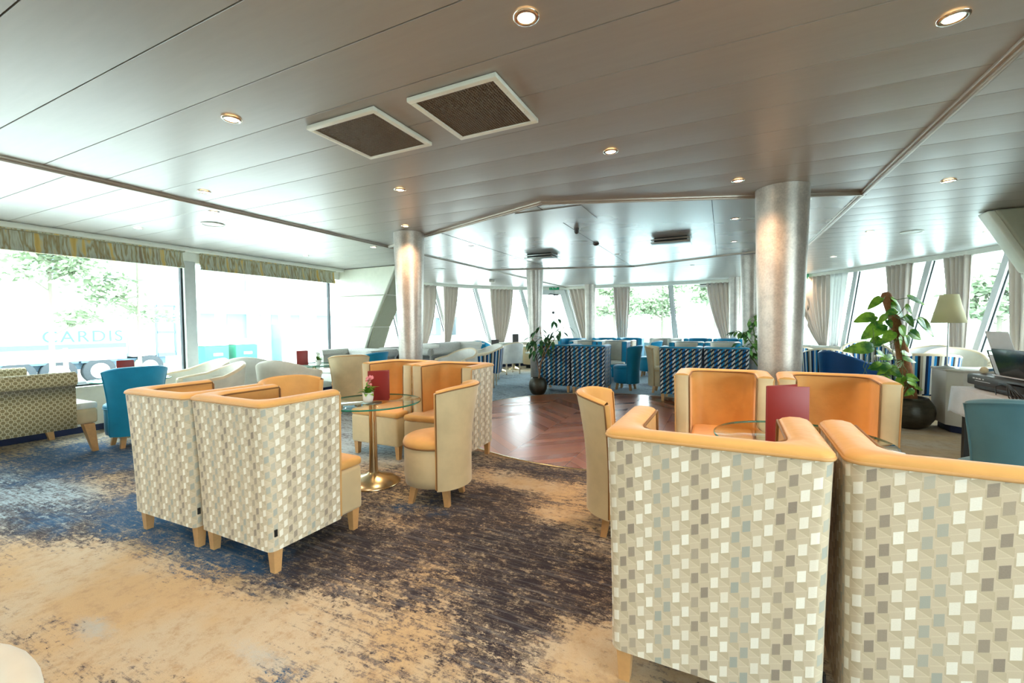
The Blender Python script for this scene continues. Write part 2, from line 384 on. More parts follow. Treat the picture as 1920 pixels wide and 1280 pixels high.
def tag(o, label, cat, group=None):
    o['label'] = label; o['category'] = cat
    if group: o['group'] = group
    return o
def thing(name, label, cat, loc=(0, 0, 0), rz=0, group=None):
    o = bpy.data.objects.new(name, None); COL.objects.link(o); o.location = loc; o.rotation_euler = (0, 0, rz); o.empty_display_size = .1
    return tag(o, label, cat, group)
def struct(o): o['kind'] = 'structure'; return o
def dup(root, loc, rz, label, group=None):
    c = root.copy(); COL.objects.link(c); c.location = loc; c.rotation_euler = (0, 0, rz); c['label'] = label
    if group: c['group'] = group
    for ch in list(root.children):
        d = ch.copy(); COL.objects.link(d); d.parent = c
        for g in list(ch.children):
            e = g.copy(); COL.objects.link(e); e.parent = d
    return c
def bx(*a, **k): return MB().box(*a, **k)

# ================================================================== THE ROOM
WALLP = [(-7.15, 6.4), (-7.15, 8.9), (-6.75, 10.3), (-6.2, 11.2), (-5.5, 12.0), (-4.7, 12.6), (1.4, 12.6), (1.9, 12.2), (2.5, 11.3), (3.05, 10.3), (3.55, 9.5), (3.9, 8.6), (3.95, 6.3)]
ARC = [0.0]
for a, b in zip(WALLP, WALLP[1:]): ARC.append(ARC[-1]+math.hypot(b[0]-a[0], b[1]-a[1]))
def wp(s, off=0.0):
    """point at arc length s on the bow wall, pushed inward by off"""
    s = max(0, min(ARC[-1]-1e-4, s))
    for i in range(len(ARC)-1):
        if s <= ARC[i+1]:
            a = Vector(WALLP[i]); b = Vector(WALLP[i+1]); e = (b-a).normalized(); p = a+e*(s-ARC[i]); n = Vector((e.y, -e.x)); return p+n*off
def cuts(s0, s1, step=.35):
    L = {s0, s1} | {a for a in ARC if s0 < a < s1}
    n = max(1, int((s1-s0)/step))
    return sorted(L | {s0+(s1-s0)*k/n for k in range(1, n)})
Y0 = -5.0; FLX0, FLX1 = -7.2, 4.0
# floor: carpet everywhere with a parquet dance floor let in
fl = MB(); fl.box(-7.4, 4.2, Y0-.1, 12.9, -.12, 0.0)
struct(mk('floor', fl, 'carpet'))
dc = Vector((-1.3, 5.7)); dr = 2.13
d = MB(); d.prism([(dc.x+dr*cos(2*pi*k/72), dc.y+dr*sin(2*pi*k/72)) for k in range(72)], 0.0005, .006)
pf = mk('floor_parquet', d, 'parquet'); struct(pf)
rg = MB(); P = []
for r_, z_ in ((dr-.004, .0062), (dr-.004, .0085), (dr+.012, .0085), (dr+.014, .001)): P.append([(dc.x+r_*cos(2*pi*k/72), dc.y+r_*sin(2*pi*k/72), z_) for k in range(72)])
rg.grid(P, True); struct(mk('trim_1', rg, 'brass'))

# ceiling: cambered metal planks running across the ship
c = MB(); Z = CEIL
def plank_zone(x0, x1, off, ymin, ymax):
    k0 = int((ymin-off)/.34)-1; y = off+k0*.34
    while y < ymax:
        a = max(y+.0038, ymin); b = min(y+.3362, ymax)
        if b-a > .02:
            n = 9; rows = []
            for i in range(n):
                q = i/(n-1.); yy = a+(b-a)*q; sag = .0016*(1-(2*q-1)**2)
                rows.append([(x0, yy, Z+.002-sag), (x1, yy, Z+.002-sag)])
            c.grid(rows, False, True, flip=True)
            c.grid([[(x0, a, Z+.03), (x1, a, Z+.03)], [(x0, a-.0012, Z+.004), (x1, a-.0012, Z+.004)], rows[0]], False, False, flip=True)
            c.grid([rows[-1], [(x0, b+.0012, Z+.004), (x1, b+.0012, Z+.004)], [(x0, b, Z+.03), (x1, b, Z+.03)]], False, False, flip=True)
        y += .34
plank_zone(-7.3, -4.28, 1.16, Y0, 12.7); plank_zone(-4.28, 1.09, .99, Y0, 12.7); plank_zone(1.09, 4.2, .99, Y0, 12.7)
struct(mk('ceiling', c, 'ceil'))
struct(mk('ceiling_deck', bx(-7.4, 4.3, Y0-.1, 12.9, Z+.035, Z+.12), 'gasket'))
# polished hexagonal ceiling field over the dance floor
HEX = [(-4.28, 4.82), (-1.52, 3.76), (1.09, 4.78), (1.09, 7.55), (-1.55, 8.67), (-4.28, 7.77)]
hx = MB(); hx.prism(HEX[::-1], Z-.004, Z+.002); struct(mk('ceiling_field', hx, 'ceilflat'))
sm = MB()
for xs in (-3.1, -1.6, -.1):
    ya, yb = 4.0, 8.5
    def inside(x, top):
        pts = []
        for (ax, ay), (bx_, by) in zip(HEX, HEX[1:]+HEX[:1]):
            if ax != bx_ and min(ax, bx_) <= x <= max(ax, bx_): pts.append(ay+(by-ay)*(x-ax)/(bx_-ax))
        return (max if top else min)(pts)
    sm.box(xs-.003, xs+.003, inside(xs, False)+.03, inside(xs, True)-.03, Z-.0062, Z-.0035)
struct(mk('trim_2', sm, 'gasket'))
def rail(name, pts, w=.055, h=.028, mat='trimrail'):
    b = MB()
    for a, q in zip(pts, pts[1:]):
        a = Vector(a+(0,)); q = Vector(q+(0,)); L = (q-a).length; ang = math.atan2((q-a).y, (q-a).x)
        mt = Matrix.Translation((a.x, a.y, 0)) @ Matrix.Rotation(ang, 4, 'Z')
        b.box(-.02, L+.02, -w/2, w/2, Z-h*.55, Z+.02, .006, 2, mat=mt)
        b.box(-.02, L+.02, -w/5, w/5, Z-h, Z-h*.4, .004, 2, mat=mt)
    o = mk(name, b, mat); struct(o)
rail('trim_3', [(-4.28, Y0), (-4.28, 12.55)]); rail('trim_4', [(1.09, Y0), (1.09, 12.5)])
rail('trim_5', HEX[0:1]+HEX[1:4][:2], .05); rail('trim_6', [HEX[3], HEX[4], HEX[5]], .04)

# ---- left side wall: low parapet, sill, window frames, panes, blinds
WX = -6.9
struct(mk('wall_left', bx(WX-.16, WX, Y0, 6.4, 0, .52, .004), 'wallw'))
struct(mk('baseboard_left', bx(WX, WX+.015, Y0, 6.33, 0, .075), 'navytrim'))
struct(mk('trim_7', bx(WX-.2, WX+.03, Y0, 6.33, .52, .55, .006), 'trimw'))
struct(mk('trim_8', bx(WX-.16, WX-.02, Y0, 6.4, 2.18, Z+.02), 'trimw'))
struct(mk('trim_9', bx(WX-.02, WX+.13, Y0, 6.36, 2.325, Z, .006), 'trimw'))
post_y = [(3.56, 3.71), (-.55, -.4), (-4.6, -4.45)]
for i, (a, b) in enumerate(post_y):
    o = mk('trim_%d' % (10+i), bx(WX-.13, WX-.01, a, b, .55, 2.2, .006), 'frame_alu'); struct(o)
def side_window(n, X, y0, y1, z0, z1, sgn):
    o = bpy.data.objects.new('window_%d' % n, None); COL.objects.link(o); o.location = (X, (y0+y1)/2, z0); struct(o)
    L = (y1-y0)/2; h = z1-z0; f = MB()
    t = .022
    f.box(-.03, .03, -L, L, 0, t, .003); f.box(-.03, .03, -L, L, h-t, h, .003); f.box(-.03, .03, -L, -L+t, 0, h, .003); f.box(-.03, .03, L-t, L, 0, h, .003)
    mk('window_frame', f, 'gasket', o)
    mk('window_pane', bx(-.006, .006, -L+t, L-t, t, h-t), 'pane', o)
side_window(1, WX-.09, 3.71, 6.15, .55, 2.2, 1); side_window(2, WX-.09, -.4, 3.56, .55, 2.2, 1); side_window(3, WX-.09, -4.45, -.55, .55, 2.2, 1)
# roman blinds
def blind_mesh(L):
    b = MB(); n = 40; rows = []
    prof = [(.02, .235), (.0, .235), (.004, .16), (.012, .09), (.03, .055), (.042, .03), (.028, .012), (.045, .0), (.07, .004)]
    for x, z in prof: rows.append([(x+.004*sin(k*1.7), -L/2+L*k/n, z) for k in range(n+1)])
    b.grid([[(x, y, z) for x, y, z in r] for r in rows], flip=False); b.box(.0, .06, -L/2, L/2, .225, .24)
    return b
for (a, b_, lab) in ((3.75, 6.2, 'gathered striped roman blind over the side window next to the padded wall panel'), (-.36, 3.54, 'gathered striped roman blind over the side window with the parked truck behind'), (-4.42, -.6, 'striped roman blind on the side window behind the camera')):
    tag(mk('roman_blind', blind_mesh(b_-a), 'blind', loc=(WX+.01, (a+b_)/2, 2.085), sc=(1.0, 1, 1)), lab, 'blind', None)

# ---- padded frames (ribs) each side
def xz(poly, y0, y1, bev):   # prism in xz, extruded in y
    m_ = Matrix(((1, 0, 0, 0), (0, 0, 1, 0), (0, 1, 0, 0), (0, 0, 0, 1)))
    return MB().prism([(x, z) for x, z in poly], y0, y1, bev, 3, mat=m_)
def edge(z, base, top, z0=.75, z1=2.0):   # slanted free edge
    return base+(top-base)*max(0, min(1, (z-z0)/(z1-z0)))
rib = bpy.data.objects.new('wall_rib_left', None); COL.objects.link(rib); struct(rib)
def le(z): return -6.33+(z-.8)*(.69/1.22) if z > .8 else -6.33
for (za, zb) in ((1.845, 2.375), (1.235, 1.838), (.62, 1.228)):
    mk('padded_panel', xz([(-7.14, za), (le(za)-.015, za), (le(zb)-.015, zb), (-7.14, zb)], 6.35, 6.41, .02), 'leatherpad', rib)
    mk('edge_panel', MB().prism([(0, 0), (.03, 0), (.03, .5), (0, .5)], 0, 1, 0) if False else (lambda za=za, zb=zb: (lambda b: (b.grid([[(le(za)-.01, 6.41, za+.004), (le(za)+.005, 6.44, za+.004), (le(za)+.005, 6.86, za+.004)], [(le(zb)-.01, 6.41, zb-.004), (le(zb)+.005, 6.44, zb-.004), (le(zb)+.005, 6.86, zb-.004)]], smooth=False), b)[1])(MB())), 'leatherpad2', rib)
mk('panel_backing', xz([(-7.2, 0), (-6.34, 0), (-6.34, .8), (le(2.38)-.02, 2.38), (-7.2, 2.38)], 6.405, 6.86, 0), 'wallw', rib)
rib2 = bpy.data.objects.new('wall_rib_right', None); COL.objects.link(rib2); struct(rib2)
def re_(z): return 2.44+(2.38-z)*.52
for (za, zb) in ((1.74, 2.375), (1.2, 1.732), (.62, 1.192)):
    mk('padded_panel', xz([(re_(zb)+.02, zb), (re_(za)+.02, za), (4.0, za), (4.0, zb)], 6.1, 6.17, .02), 'leatherpad2', rib2)
    mk('edge_panel', xz([(re_(zb)-.03, zb-.002), (re_(za)-.03, za+.002), (re_(za)+.05, za+.002), (re_(zb)+.05, zb-.002)], 6.13, 6.34, .016), 'leatherpad', rib2)
mk('panel_backing', xz([(4.0, 0), (3.3, 0), (3.3, .62), (re_(2.38)+.03, 2.38), (4.0, 2.38)], 6.16, 6.33, 0), 'wallw', rib2)

# ---- right side wall (beside and behind the camera)
struct(mk('wall_right', bx(3.9, 4.06, 1.9, 6.1, 0, Z+.02, .004), 'wallr'))
struct(mk('wall_right_parapet', bx(3.9, 4.06, Y0, 1.9, 0, .52, .004), 'wallw')); struct(mk('wall_right_header', bx(3.9, 4.06, Y0, 1.9, 2.2, Z+.02), 'wallw'))
struct(mk('wall_right_post', bx(3.9, 4.06, -1.45, -1.3, .52, 2.2), 'frame_alu'))
side_window(4, 3.98, -1.3, 1.9, .52, 2.2, 1); side_window(5, 3.98, -5.0, -1.45, .52, 2.2, 1)  # unseen windows, added to brighten the foreground
struct(mk('baseboard_right', bx(3.885, 3.9, Y0, 6.1, 0, .075), 'navytrim'))
struct(mk('wall_back', bx(-7.2, 4.1, Y0-.1, Y0, 0, Z+.02), 'wallr'))

# ---- bow wall
def band(s0, s1, z0, z1, o0, o1):
    b = MB(); S = cuts(s0, s1)
    ring = [(o0, z0), (o1, z0), (o1, z1), (o0, z1)]
    P = [[(wp(s, o).x, wp(s, o).y, z) for o, z in ring] for s in S]
    b.grid(P, True, False); b.ngon(P[0]); b.ngon(P[-1][::-1]); return b
SD0, SD1 = 6.62, 7.84
SE = ARC[-1]
struct(mk('wall_bow', band(0, SD0, 0, .7, -.12, 0), 'wallw')); struct(mk('wall_front', band(SD1, SE, 0, .7, -.12, 0), 'wallw'))
struct(mk('trim_17', band(0, SD0, .7, .735, -.14, .08), 'trimw')); struct(mk('trim_18', band(SD1, SE, .7, .735, -.14, .08), 'trimw'))
struct(mk('trim_19', band(0, SE, 2.3, Z+.01, -.14, .06), 'trimw')); struct(mk('baseboard_bow', band(SD1, SE, 0, .08, 0, .012), 'navytrim')); struct(mk('baseboard_port', band(0, SD0, 0, .08, 0, .012), 'navytrim'))
# mullions: (top s, bottom s)
MUL = [(1.6, 2.1), (3.2, 3.7), (4.58, 5.07), (6.07, 6.5), (7.5, 7.95), (8.98, 9.12), (10.48, 10.63), (12.0, 12.05), (13.45, 13.35), (14.9, 14.62), (16.39, 16.0), (17.6, 17.13), (18.95, 18.5)]
def mullion(st, sb, w=.05, o0=-.06, o1=.03):
    b = MB(); P = []
    for k in range(7):
        q = k/6.; s = sb+(st-sb)*q; z = .735+(2.3-.735)*q
        P.append([(wp(s+a, o).x, wp(s+a, o).y, z) for a, o in ((-w, o0), (w, o0), (w, o1), (-w, o1))])
    b.grid(P, True, False); return b
ti = 20
for st, sb in MUL:
    struct(mk('trim_%d' % ti, mullion(st, sb), 'frame_alu')); ti += 1
MUL2 = [(0.0, 0.0)]+MUL+[(SE, SE)]
wi = 7
for (a, b), (c_, d_) in zip(MUL2, MUL2[1:]):
    o = bpy.data.objects.new('window_%d' % wi, None); COL.objects.link(o); struct(o); wi += 1
    m_ = wp((a+c_)/2); o.location = (m_.x, m_.y, .735); L = o.location
    pn = MB(); nn = 6
    rows = []
    lo = .735 if not (6 < a < 7) else .1
    for k in range(2):
        q = k; z = lo+(2.3-lo)*q; sa = b+(a-b)*q; sc_ = d_+(c_-d_)*q
        rows.append([(wp(sa+(sc_-sa)*j/nn, -.03).x-L.x, wp(sa+(sc_-sa)*j/nn, -.03).y-L.y, z-L.z) for j in range(nn+1)])
    pn.grid(rows, False, False); mk('window_pane', pn, 'pane', o)
    gk = MB()
    for (t0, t1) in (((b+.055), (a+.055)), ((d_-.055), (c_-.055))):
        pts = [(wp(t0+(t1-t0)*q, -.02).x-L.x, wp(t0+(t1-t0)*q, -.02).y-L.y, .735+(2.3-.735)*q-L.z) for q in (0, .5, 1)]
        gk.tube(pts, .011, 5)
    mk('gasket', gk, 'gasket', o)
# door in the bow: head rail, leaning jambs, closer, pane with a round sticker
dr_o = bpy.data.objects.new('door_1', None); COL.objects.link(dr_o); struct(dr_o)
dm = mullion(7.38, 7.86, .085, -.02, .08); mk('door_frame', dm, 'frame_alu', dr_o)
mk('door_head', band(6.55, 7.42, 2.16, 2.3, -.02, .07), 'frame_alu', dr_o)
mk('door_panel', band(6.62, 7.84, .05, .72, -.04, .0), 'wallw', dr_o)
p0 = wp(6.9, .1); p1 = wp(7.28, .09)
cl = MB(); cl.tube([(p0.x, p0.y, 2.17), (p0.x+.06, p0.y, 2.19), (p1.x, p1.y, 2.15)], .012, 6); cl.box(p1.x-.16, p1.x, p1.y-.02, p1.y+.02, 2.13, 2.17, .005); mk('door_closer', cl, 'black', dr_o)
stk = wp(7.08, .0); mt_ = Matrix.Translation((stk.x, stk.y, 1.62)) @ Matrix.Rotation(pi/2, 4, 'X')
mk('door_knob_disc', MB().prism([(.045*cos(2*pi*k/20), .045*sin(2*pi*k/20)) for k in range(20)], -.006, .006, mat=mt_), 'black', dr_o)

# exit sign (running figure and arrow on green)
def exit_sign(loc, rz, label):
    t_ = thing('exit_sign', label, 'sign', loc, rz)
    mk('sign_panel', bx(-.17, .17, -.012, .012, 0, .12, .003), 'green_sign', t_)
    w = MB()
    w.lathe([(0, 0), (.012, .002), (0, .004)], 10, (0, 0, 0))
    g = MB(); f = -.0135
    def flat(pts): g.ngon([(x, f, z) for x, z in pts])
    flat([(-.035, .02), (-.025, .02), (-.018, .05), (-.022, .08), (-.032, .08)])
    flat([(-.05, .05), (-.03, .07), (-.028, .076), (-.052, .058)]); flat([(-.028, .045), (-.012, .02), (-.004, .02), (-.02, .05)])
    flat([(-.03+.009*cos(k*pi/4), .095+.009*sin(k*pi/4)) for k in range(8)])
    mk('running_figure', g, 'ceramic', t_); g = MB()
    flat([(.03, .05), (.075, .05), (.075, .035), (.1, .06), (.075, .085), (.075, .07), (.03, .07)])
    mk('arrow', g, 'ceramic', t_); g = MB()
    flat([(-.15, .015), (-.145, .015), (-.145, .105), (-.15, .105)]); flat([(-.15, .1), (-.09, .1), (-.09, .105), (-.15, .105)]); flat([(-.095, .015), (-.09, .015), (-.09, .105), (-.095, .105)])
    mk('doorway_outline', g, 'ceramic', t_)
p = wp(7.13, .09); exit_sign((p.x, p.y, 2.31-.0), R(12), 'green emergency exit sign above the glass bow door')
p = wp(13.6, .12); exit_sign((p.x, p.y, 2.27), R(-45), 'green emergency exit sign above the long curtain at the starboard windows')
def smallsign(s, z, label):
    p = wp(s, .1); t_ = thing('notice_plate', label, 'sign', (p.x, p.y, z), 0)
    mk('plate', bx(-.14, .14, -.006, .006, -.05, .05, .002), 'ceramic', t_)
    mk('dark_print', bx(-.12, .12, -.008, -.0062, .012, .032), 'gasket', t_)
smallsign(11.35, 2.25, 'small white notice plate with dark symbols at the head of the front window curtain')

# ---- columns
def column(x, y, rt, rb, label, z0=0.0):
    t_ = thing('steel_column', label, 'column', (x, y, 0), 0)
    prof = [(rb, 0.0), (rb, .3), (rb+(rt-rb)*.35, 1.0), (rb+(rt-rb)*.72, 1.7), (rt*.99, 2.28), (rt, Z-.001)]
    mk('column_shaft', MB().lathe(prof, 40), 'galv', t_)
    mk('base_ring', MB().lathe([(rb+.001, .0), (rb+.012, .0), (rb+.012, .012), (rb+.001, .014)], 40), 'steel', t_)
column(-3.47, 4.28, .185, .125, 'tapered galvanised steel column right of the padded wall panel, behind the gold tub chairs')
column(.44, 4.33, .20, .145, 'largest tapered galvanised steel column, right of the dance floor')
column(-3.5, 8.32, .175, .10, 'tapered steel column standing behind the potted ficus')
column(.44, 8.32, .185, .115, 'tapered steel column behind the bamboo-staked plant')
column(-3.42, 12.2, .16, .13, 'distant slim steel column beside the bow door')
column(.27, 12.1, .15, .12, 'distant slim steel column at the far right front window')

# ---- ceiling fittings
def grille():
    s_ = .25; f = MB()
    for (a, q) in ((-.235, -.1), (-.235, .1), (.235, -.1), (.235, .1)): f.lathe([(.006, -.022), (.005, -.025), (0, -.026)], 8, (a, q, 0))
    for (a, b, c_, d_) in ((-s_, s_, -s_, -s_+.03), (-s_, s_, s_-.03, s_), (-s_, -s_+.03, -s_+.03, s_-.03), (s_-.03, s_, -s_+.03, s_-.03)): f.box(a, b, c_, d_, -.022, 0, .003)
    return f
def mesh_core():
    g = MB(); n = 30; w = .22
    for k in range(n+1):
        x = -w+2*w*k/n; g.box(x-.0016, x+.0016, -w, w, -.016, -.006); g.box(-w, w, x-.0016, x+.0016, -.016, -.006)
    return g
def vent(x, y, label, rz=0):
    t_ = thing('air_vent', label, 'vent', (x, y, Z-.002), rz, None)
    mk('vent_frame', grille, 'trimw', t_, 'grf'); mk('grille', mesh_core, 'bronze', t_, 'grm'); mk('duct_back', lambda: bx(-.22, .22, -.22, .22, -.004, -.001), 'gasket', t_, 'grb')
vent(-1.87, 1.985, 'square ceiling vent with white frame, left one of the pair'); vent(-1.17, 2.0, 'square ceiling vent with white frame, right one of the pair', 0)
def ring(): return MB().lathe([(.031, -.001), (.034, -.006), (.047, -.004), (.049, 0)], 28)
def lens(): return MB().lathe([(0, -.0035), (.018, -.004), (.031, -.002)], 20)
M['lens'] = emit('warm_lamp_glow', (255, 214, 150), 14.0); M['lens2'] = emit('pale_lamp_glow', (255, 240, 214), 5.0); M['lens_off'] = plain('unlit_reflector', (230, 200, 180), .3, .5)
M['chrome'] = plain('chrome_ring', (220, 214, 206), .15, 1.0)
LD = None
def downlight(x, y, label, pw=1.0, kind='lens', z=None):
    warm = (1.0, .62, .36) if pw > 3 else (1.0, .76, .54)
    t_ = thing('ceiling_spotlight', label, 'ceiling light', (x, y, (z or Z)-.003), 0, None)
    mk('bezel', ring, 'chrome', t_, 'dlr'); mk('lamp_lens', lens, kind, t_, 'dll')
    if pw > 0:
        ld = bpy.data.lights.new('spot_bulb', 'SPOT'); ld.energy = LAMP_W*pw; ld.color = warm; ld.spot_size = R(125); ld.spot_blend = .9; ld.shadow_soft_size = .035
        lo = bpy.data.objects.new('spot_bulb', ld); COL.objects.link(lo); lo.parent = t_; lo.location = (0, 0, -.02)
    return t_
for x, y, lab, pw in [
    (-.66, 1.5, 'glowing recessed ceiling spotlight above the centre of the room, nearest the camera', 1.6), (.76, 2.21, 'glowing recessed spotlight near the right ceiling rail', 1.5),
    (-2.41, 1.5, 'glowing recessed spotlight left of the two vents', 1.5), (-3.9, 2.18, 'recessed spotlight just inside the left ceiling rail', .8),
    (-2.42, 2.88, 'recessed spotlight beyond the left vent', 1.2), (-3.24, 3.94, 'recessed spotlight right above the head of the left steel column', 3.2),
    (-.67, 2.88, 'recessed spotlight in the middle of the planked ceiling', 1.5), (.1, 3.92, 'recessed spotlight left of the largest column head', 3.2),
    (1.62, 4.71, 'recessed spotlight on the ceiling right of the right rail', .6), (.11, 5.31, 'recessed spotlight on the polished ceiling field beside the largest column', .7)]:
    downlight(x, y, lab, pw)
pc = wp(13.75, .3)
downlight(pc.x, pc.y, 'recessed spotlight glowing above the swept curtain right of the large column', 1.6)
for x, y, lab in [(-4.5, 2.6, 'small pale spotlight left of the left ceiling rail'), (-5.96, 2.62, 'pale spotlight above the striped blind'), (.13, 6.77, 'spotlight on the polished ceiling in front of the rear right column'),
    (1.64, 6.87, 'pale spotlight left of the flush speaker on the right ceiling'), (3.0, 7.6, 'pale spotlight near the right padded rib'), (-4.51, 4.78, 'pale spotlight between left rail and padded wall panel'),
    (-5.99, 4.84, 'pale spotlight above the second striped blind'), (1.7, 9.17, 'pale spotlight towards the starboard curtains')]:
    downlight(x, y, lab, .0, 'lens2')
for x, y, lab in [(-1.54, 7.09, 'unlit copper-toned spotlight at the centre seam of the polished ceiling'), (-3.24, 5.36, 'unlit spotlight on the left of the polished ceiling'), (-3.21, 6.75, 'unlit spotlight left of the hanging linear vent'), (-.54, 9.14, 'unlit spotlight beyond the polished ceiling'), (-2.3, 10.3, 'faint unlit spotlight over the far chair rows')]:
    downlight(x, y, lab, .0, 'lens_off')
for x, y in ((-.66, .1), (-2.41, .1), (.76, .75), (-.66, -1.4), (-2.41, -1.4), (-.66, -2.9), (-3.9, .6)):  # unseen spots continuing the ceiling grid, added for the light they give
    downlight(x, y, 'added unseen ceiling spotlight behind the camera', 1.3)['group'] = 'added unseen ceiling spotlights behind the camera'
def flush_speaker(x, y, label):
    t_ = thing('ceiling_speaker', label, 'speaker', (x, y, Z-.002), 0)
    mk('speaker_rim', MB().lathe([(.095, -.002), (.1, -.008), (.112, -.004), (.114, 0)], 32), 'trimw', t_); mk('speaker_grille', MB().lathe([(0, -.006), (.095, -.003)], 32), 'frame_alu', t_)
flush_speaker(-5.04, 2.9, 'round flush speaker in the left ceiling near the blinds'); flush_speaker(2.12, 7.13, 'round flush speaker in the right ceiling'); flush_speaker(-5.11, 7.23, 'round flush speaker in the ceiling left of the polished field')
# flush hatch, dome camera, hanging linear vents
t_ = thing('ceiling_hatch', 'large square flush hatch at the near tip of the polished ceiling', 'hatch', (-1.56, 4.30, Z-.004), 0)
mk('hatch_panel', bx(-.35, .35, -.29, .29, -.006, -.003), 'ceilflat', t_); mk('hatch_gap', bx(-.345, .345, -.285, .285, -.003, 0), 'gasket', t_)
t_ = thing('dome_camera', 'small black dome camera under the flush hatch', 'camera', (-1.55, 4.95, Z-.005), 0)
mk('camera_base', MB().lathe([(.03, 0), (.03, -.02), (.02, -.025)], 16), 'charcoal', t_); mk('camera_dome', MB().lathe([(.026, -.02), (.028, -.04), (.02, -.06), (0, -.068)], 16), 'black', t_)
t_ = thing('smoke_detector', 'small smoke detector on the centre seam of the polished ceiling', 'detector', (-1.6, 6.0, Z-.005), 0)
mk('detector_body', MB().lathe([(.045, 0), (.045, -.012), (.02, -.03), (0, -.03)], 16), 'charcoal', t_)
def linvent(x, y, rz, label):
    t_ = thing('hanging_air_diffuser', label, 'air diffuser', (x, y, Z-.005), rz)
    mk('diffuser_plate', bx(-.24, .24, -.2, .2, -.075, -.06, .003), 'steel', t_); mk('diffuser_neck', bx(-.2, .2, -.16, .16, -.05, -.0), 'gasket', t_)
    mk('upper_plate', bx(-.24, .24, -.2, .2, -.035, -.022, .002), 'steel', t_)
linvent(-2.62, 6.55, 0, 'square air diffuser plate hanging below the polished ceiling near the ficus column'); linvent(-.62, 6.15, 0, 'square air diffuser plate hanging below the polished ceiling near the large column')
t_ = thing('ceiling_sensor_box', 'small grey box fixed to the ceiling above the port bow windows', 'sensor', (-5.2, 9.6, Z-.003), .4)
mk('sensor_body', bx(-.07, .07, -.07, .07, -.06, 0, .008), 'cabinet', t_)
#%%FURN

# ================================================================== SEATING
def upath(w, d, yf, r, n=7):
    """U outline in plan: front right, back right corner, back, front left"""
    P = [(w, yf+( -d+r-yf)*k/n) for k in range(n)]
    P += [(w-r+r*cos(-pi/2*k/n), -d+r+r*sin(-pi/2*k/n)) for k in range(n)]
    P += [(w-r-(2*w-2*r)*k/n, -d) for k in range(n)]
    P += [(-w+r+r*cos(-pi/2-pi/2*k/n), -d+r+r*sin(-pi/2-pi/2*k/n)) for k in range(n)]
    P += [(-w, -d+r+(yf+d-r)*k/n) for k in range(n+1)]
    return P
def leg_mesh(h, t0=.026, t1=.017, lean=(0, 0)):
    b = MB(); P = []
    for z, t in ((h, t0), (0, t1)):
        ox, oy = lean[0]*(h-z)/h, lean[1]*(h-z)/h
        P.append([(ox-t, oy-t, z), (ox+t, oy-t, z), (ox+t, oy+t, z), (ox-t, oy+t, z)])
    b.grid(P[::-1], True, False); b.ngon(P[0]); b.ngon(P[1][::-1]); return b
TW, TD, TF = .305, .30, .13
def flare(x, y, z, side=.012, back=.032):
    q = max(0, (z-.13)/.73)**1.6
    f = 0 if y > 0 else min(1, -y/TD)
    return (x*(1+side*q/TW), y-back*q*f*f, z)
def tub_shell():
    b = MB(); O = upath(TW, TD, TF, .035); rows = []
    for k in range(11):
        z = .125+(.862-.125)*k/10; rows.append([flare(x, y, z) for x, y in O])
    b.grid(rows, flip=True); return b
def tub_inner():
    b = MB(); I = upath(TW-.092, TD-.055, TF, .09); rows = []
    for k in range(9):
        z = .40+(.862-.40)*k/8; q = k/8.
        rows.append([flare(x*(1-.02*(1-q)), y+(.05*(1-q) if y < 0 else 0)*min(1, -y/.2 if y < 0 else 0), z) for x, y in I])
    b.grid(rows); return b
def tub_rim():
    b = MB(); O = upath(TW+.003, TD+.003, TF, .037); I = upath(TW-.095, TD-.058, TF, .09); rows = []
    for q, dz in ((0, -.012), (0, .0), (.12, .010), (.35, .016), (.65, .016), (.88, .010), (1, .0), (1, -.012)):
        rows.append([flare(o[0]+(i[0]-o[0])*q, o[1]+(i[1]-o[1])*q, .869+dz) for o, i in zip(O, I)])
    b.grid(rows, flip=True)
    for e in (0, -1): b.ngon([r[e] for r in rows][::(1 if e == 0 else -1)])
    return b
def tub_arm(s):
    b = MB()
    if s:
        rows = []
        for k in range(9):
            z = .125+(.872-.125)*k/8; r = []
            for q, dy in ((0, 0), (.08, .012), (.3, .02), (.7, .02), (.92, .012), (1, 0)):
                x, y, zz = flare(TW-.095*q, TF, z); r.append((s*x, TF+dy, z))
            rows.append(r)
        b.grid(rows, flip=(s > 0))
    return b
def tub_piping(inn):
    b = MB(); w_, d_, r_, z = ((TW+.002, TD+.002, .037, .859), (TW-.097, TD-.06, .09, .868))[inn]
    rim = [flare(x, y, z) for x, y in upath(w_, d_, TF, r_)]
    zz = (.14, .3, .5, .7, .85) if not inn else (.45, .6, .75, .858); e = TW-.097*inn
    up = lambda s: [(s*flare(e, TF, q)[0], TF+.006, q) for q in zz]
    b.tube(up(1)+rim+up(-1)[::-1], .0055, 6)
    return b
def tub_seat():
    T = TW-.012
    b = MB(); b.box(-T, T, -.24, .315, .125, .395, .022, 3); return b
def tub_cushion():
    a = TW-.012; i = TW-.1
    b = MB(); b.prism([(-i, -.225), (i, -.225), (i, TF+.012), (a, TF+.02), (a, .322), (-a, .322), (-a, TF+.02), (-i, TF+.012)], .392, .448, .024, 4); return b
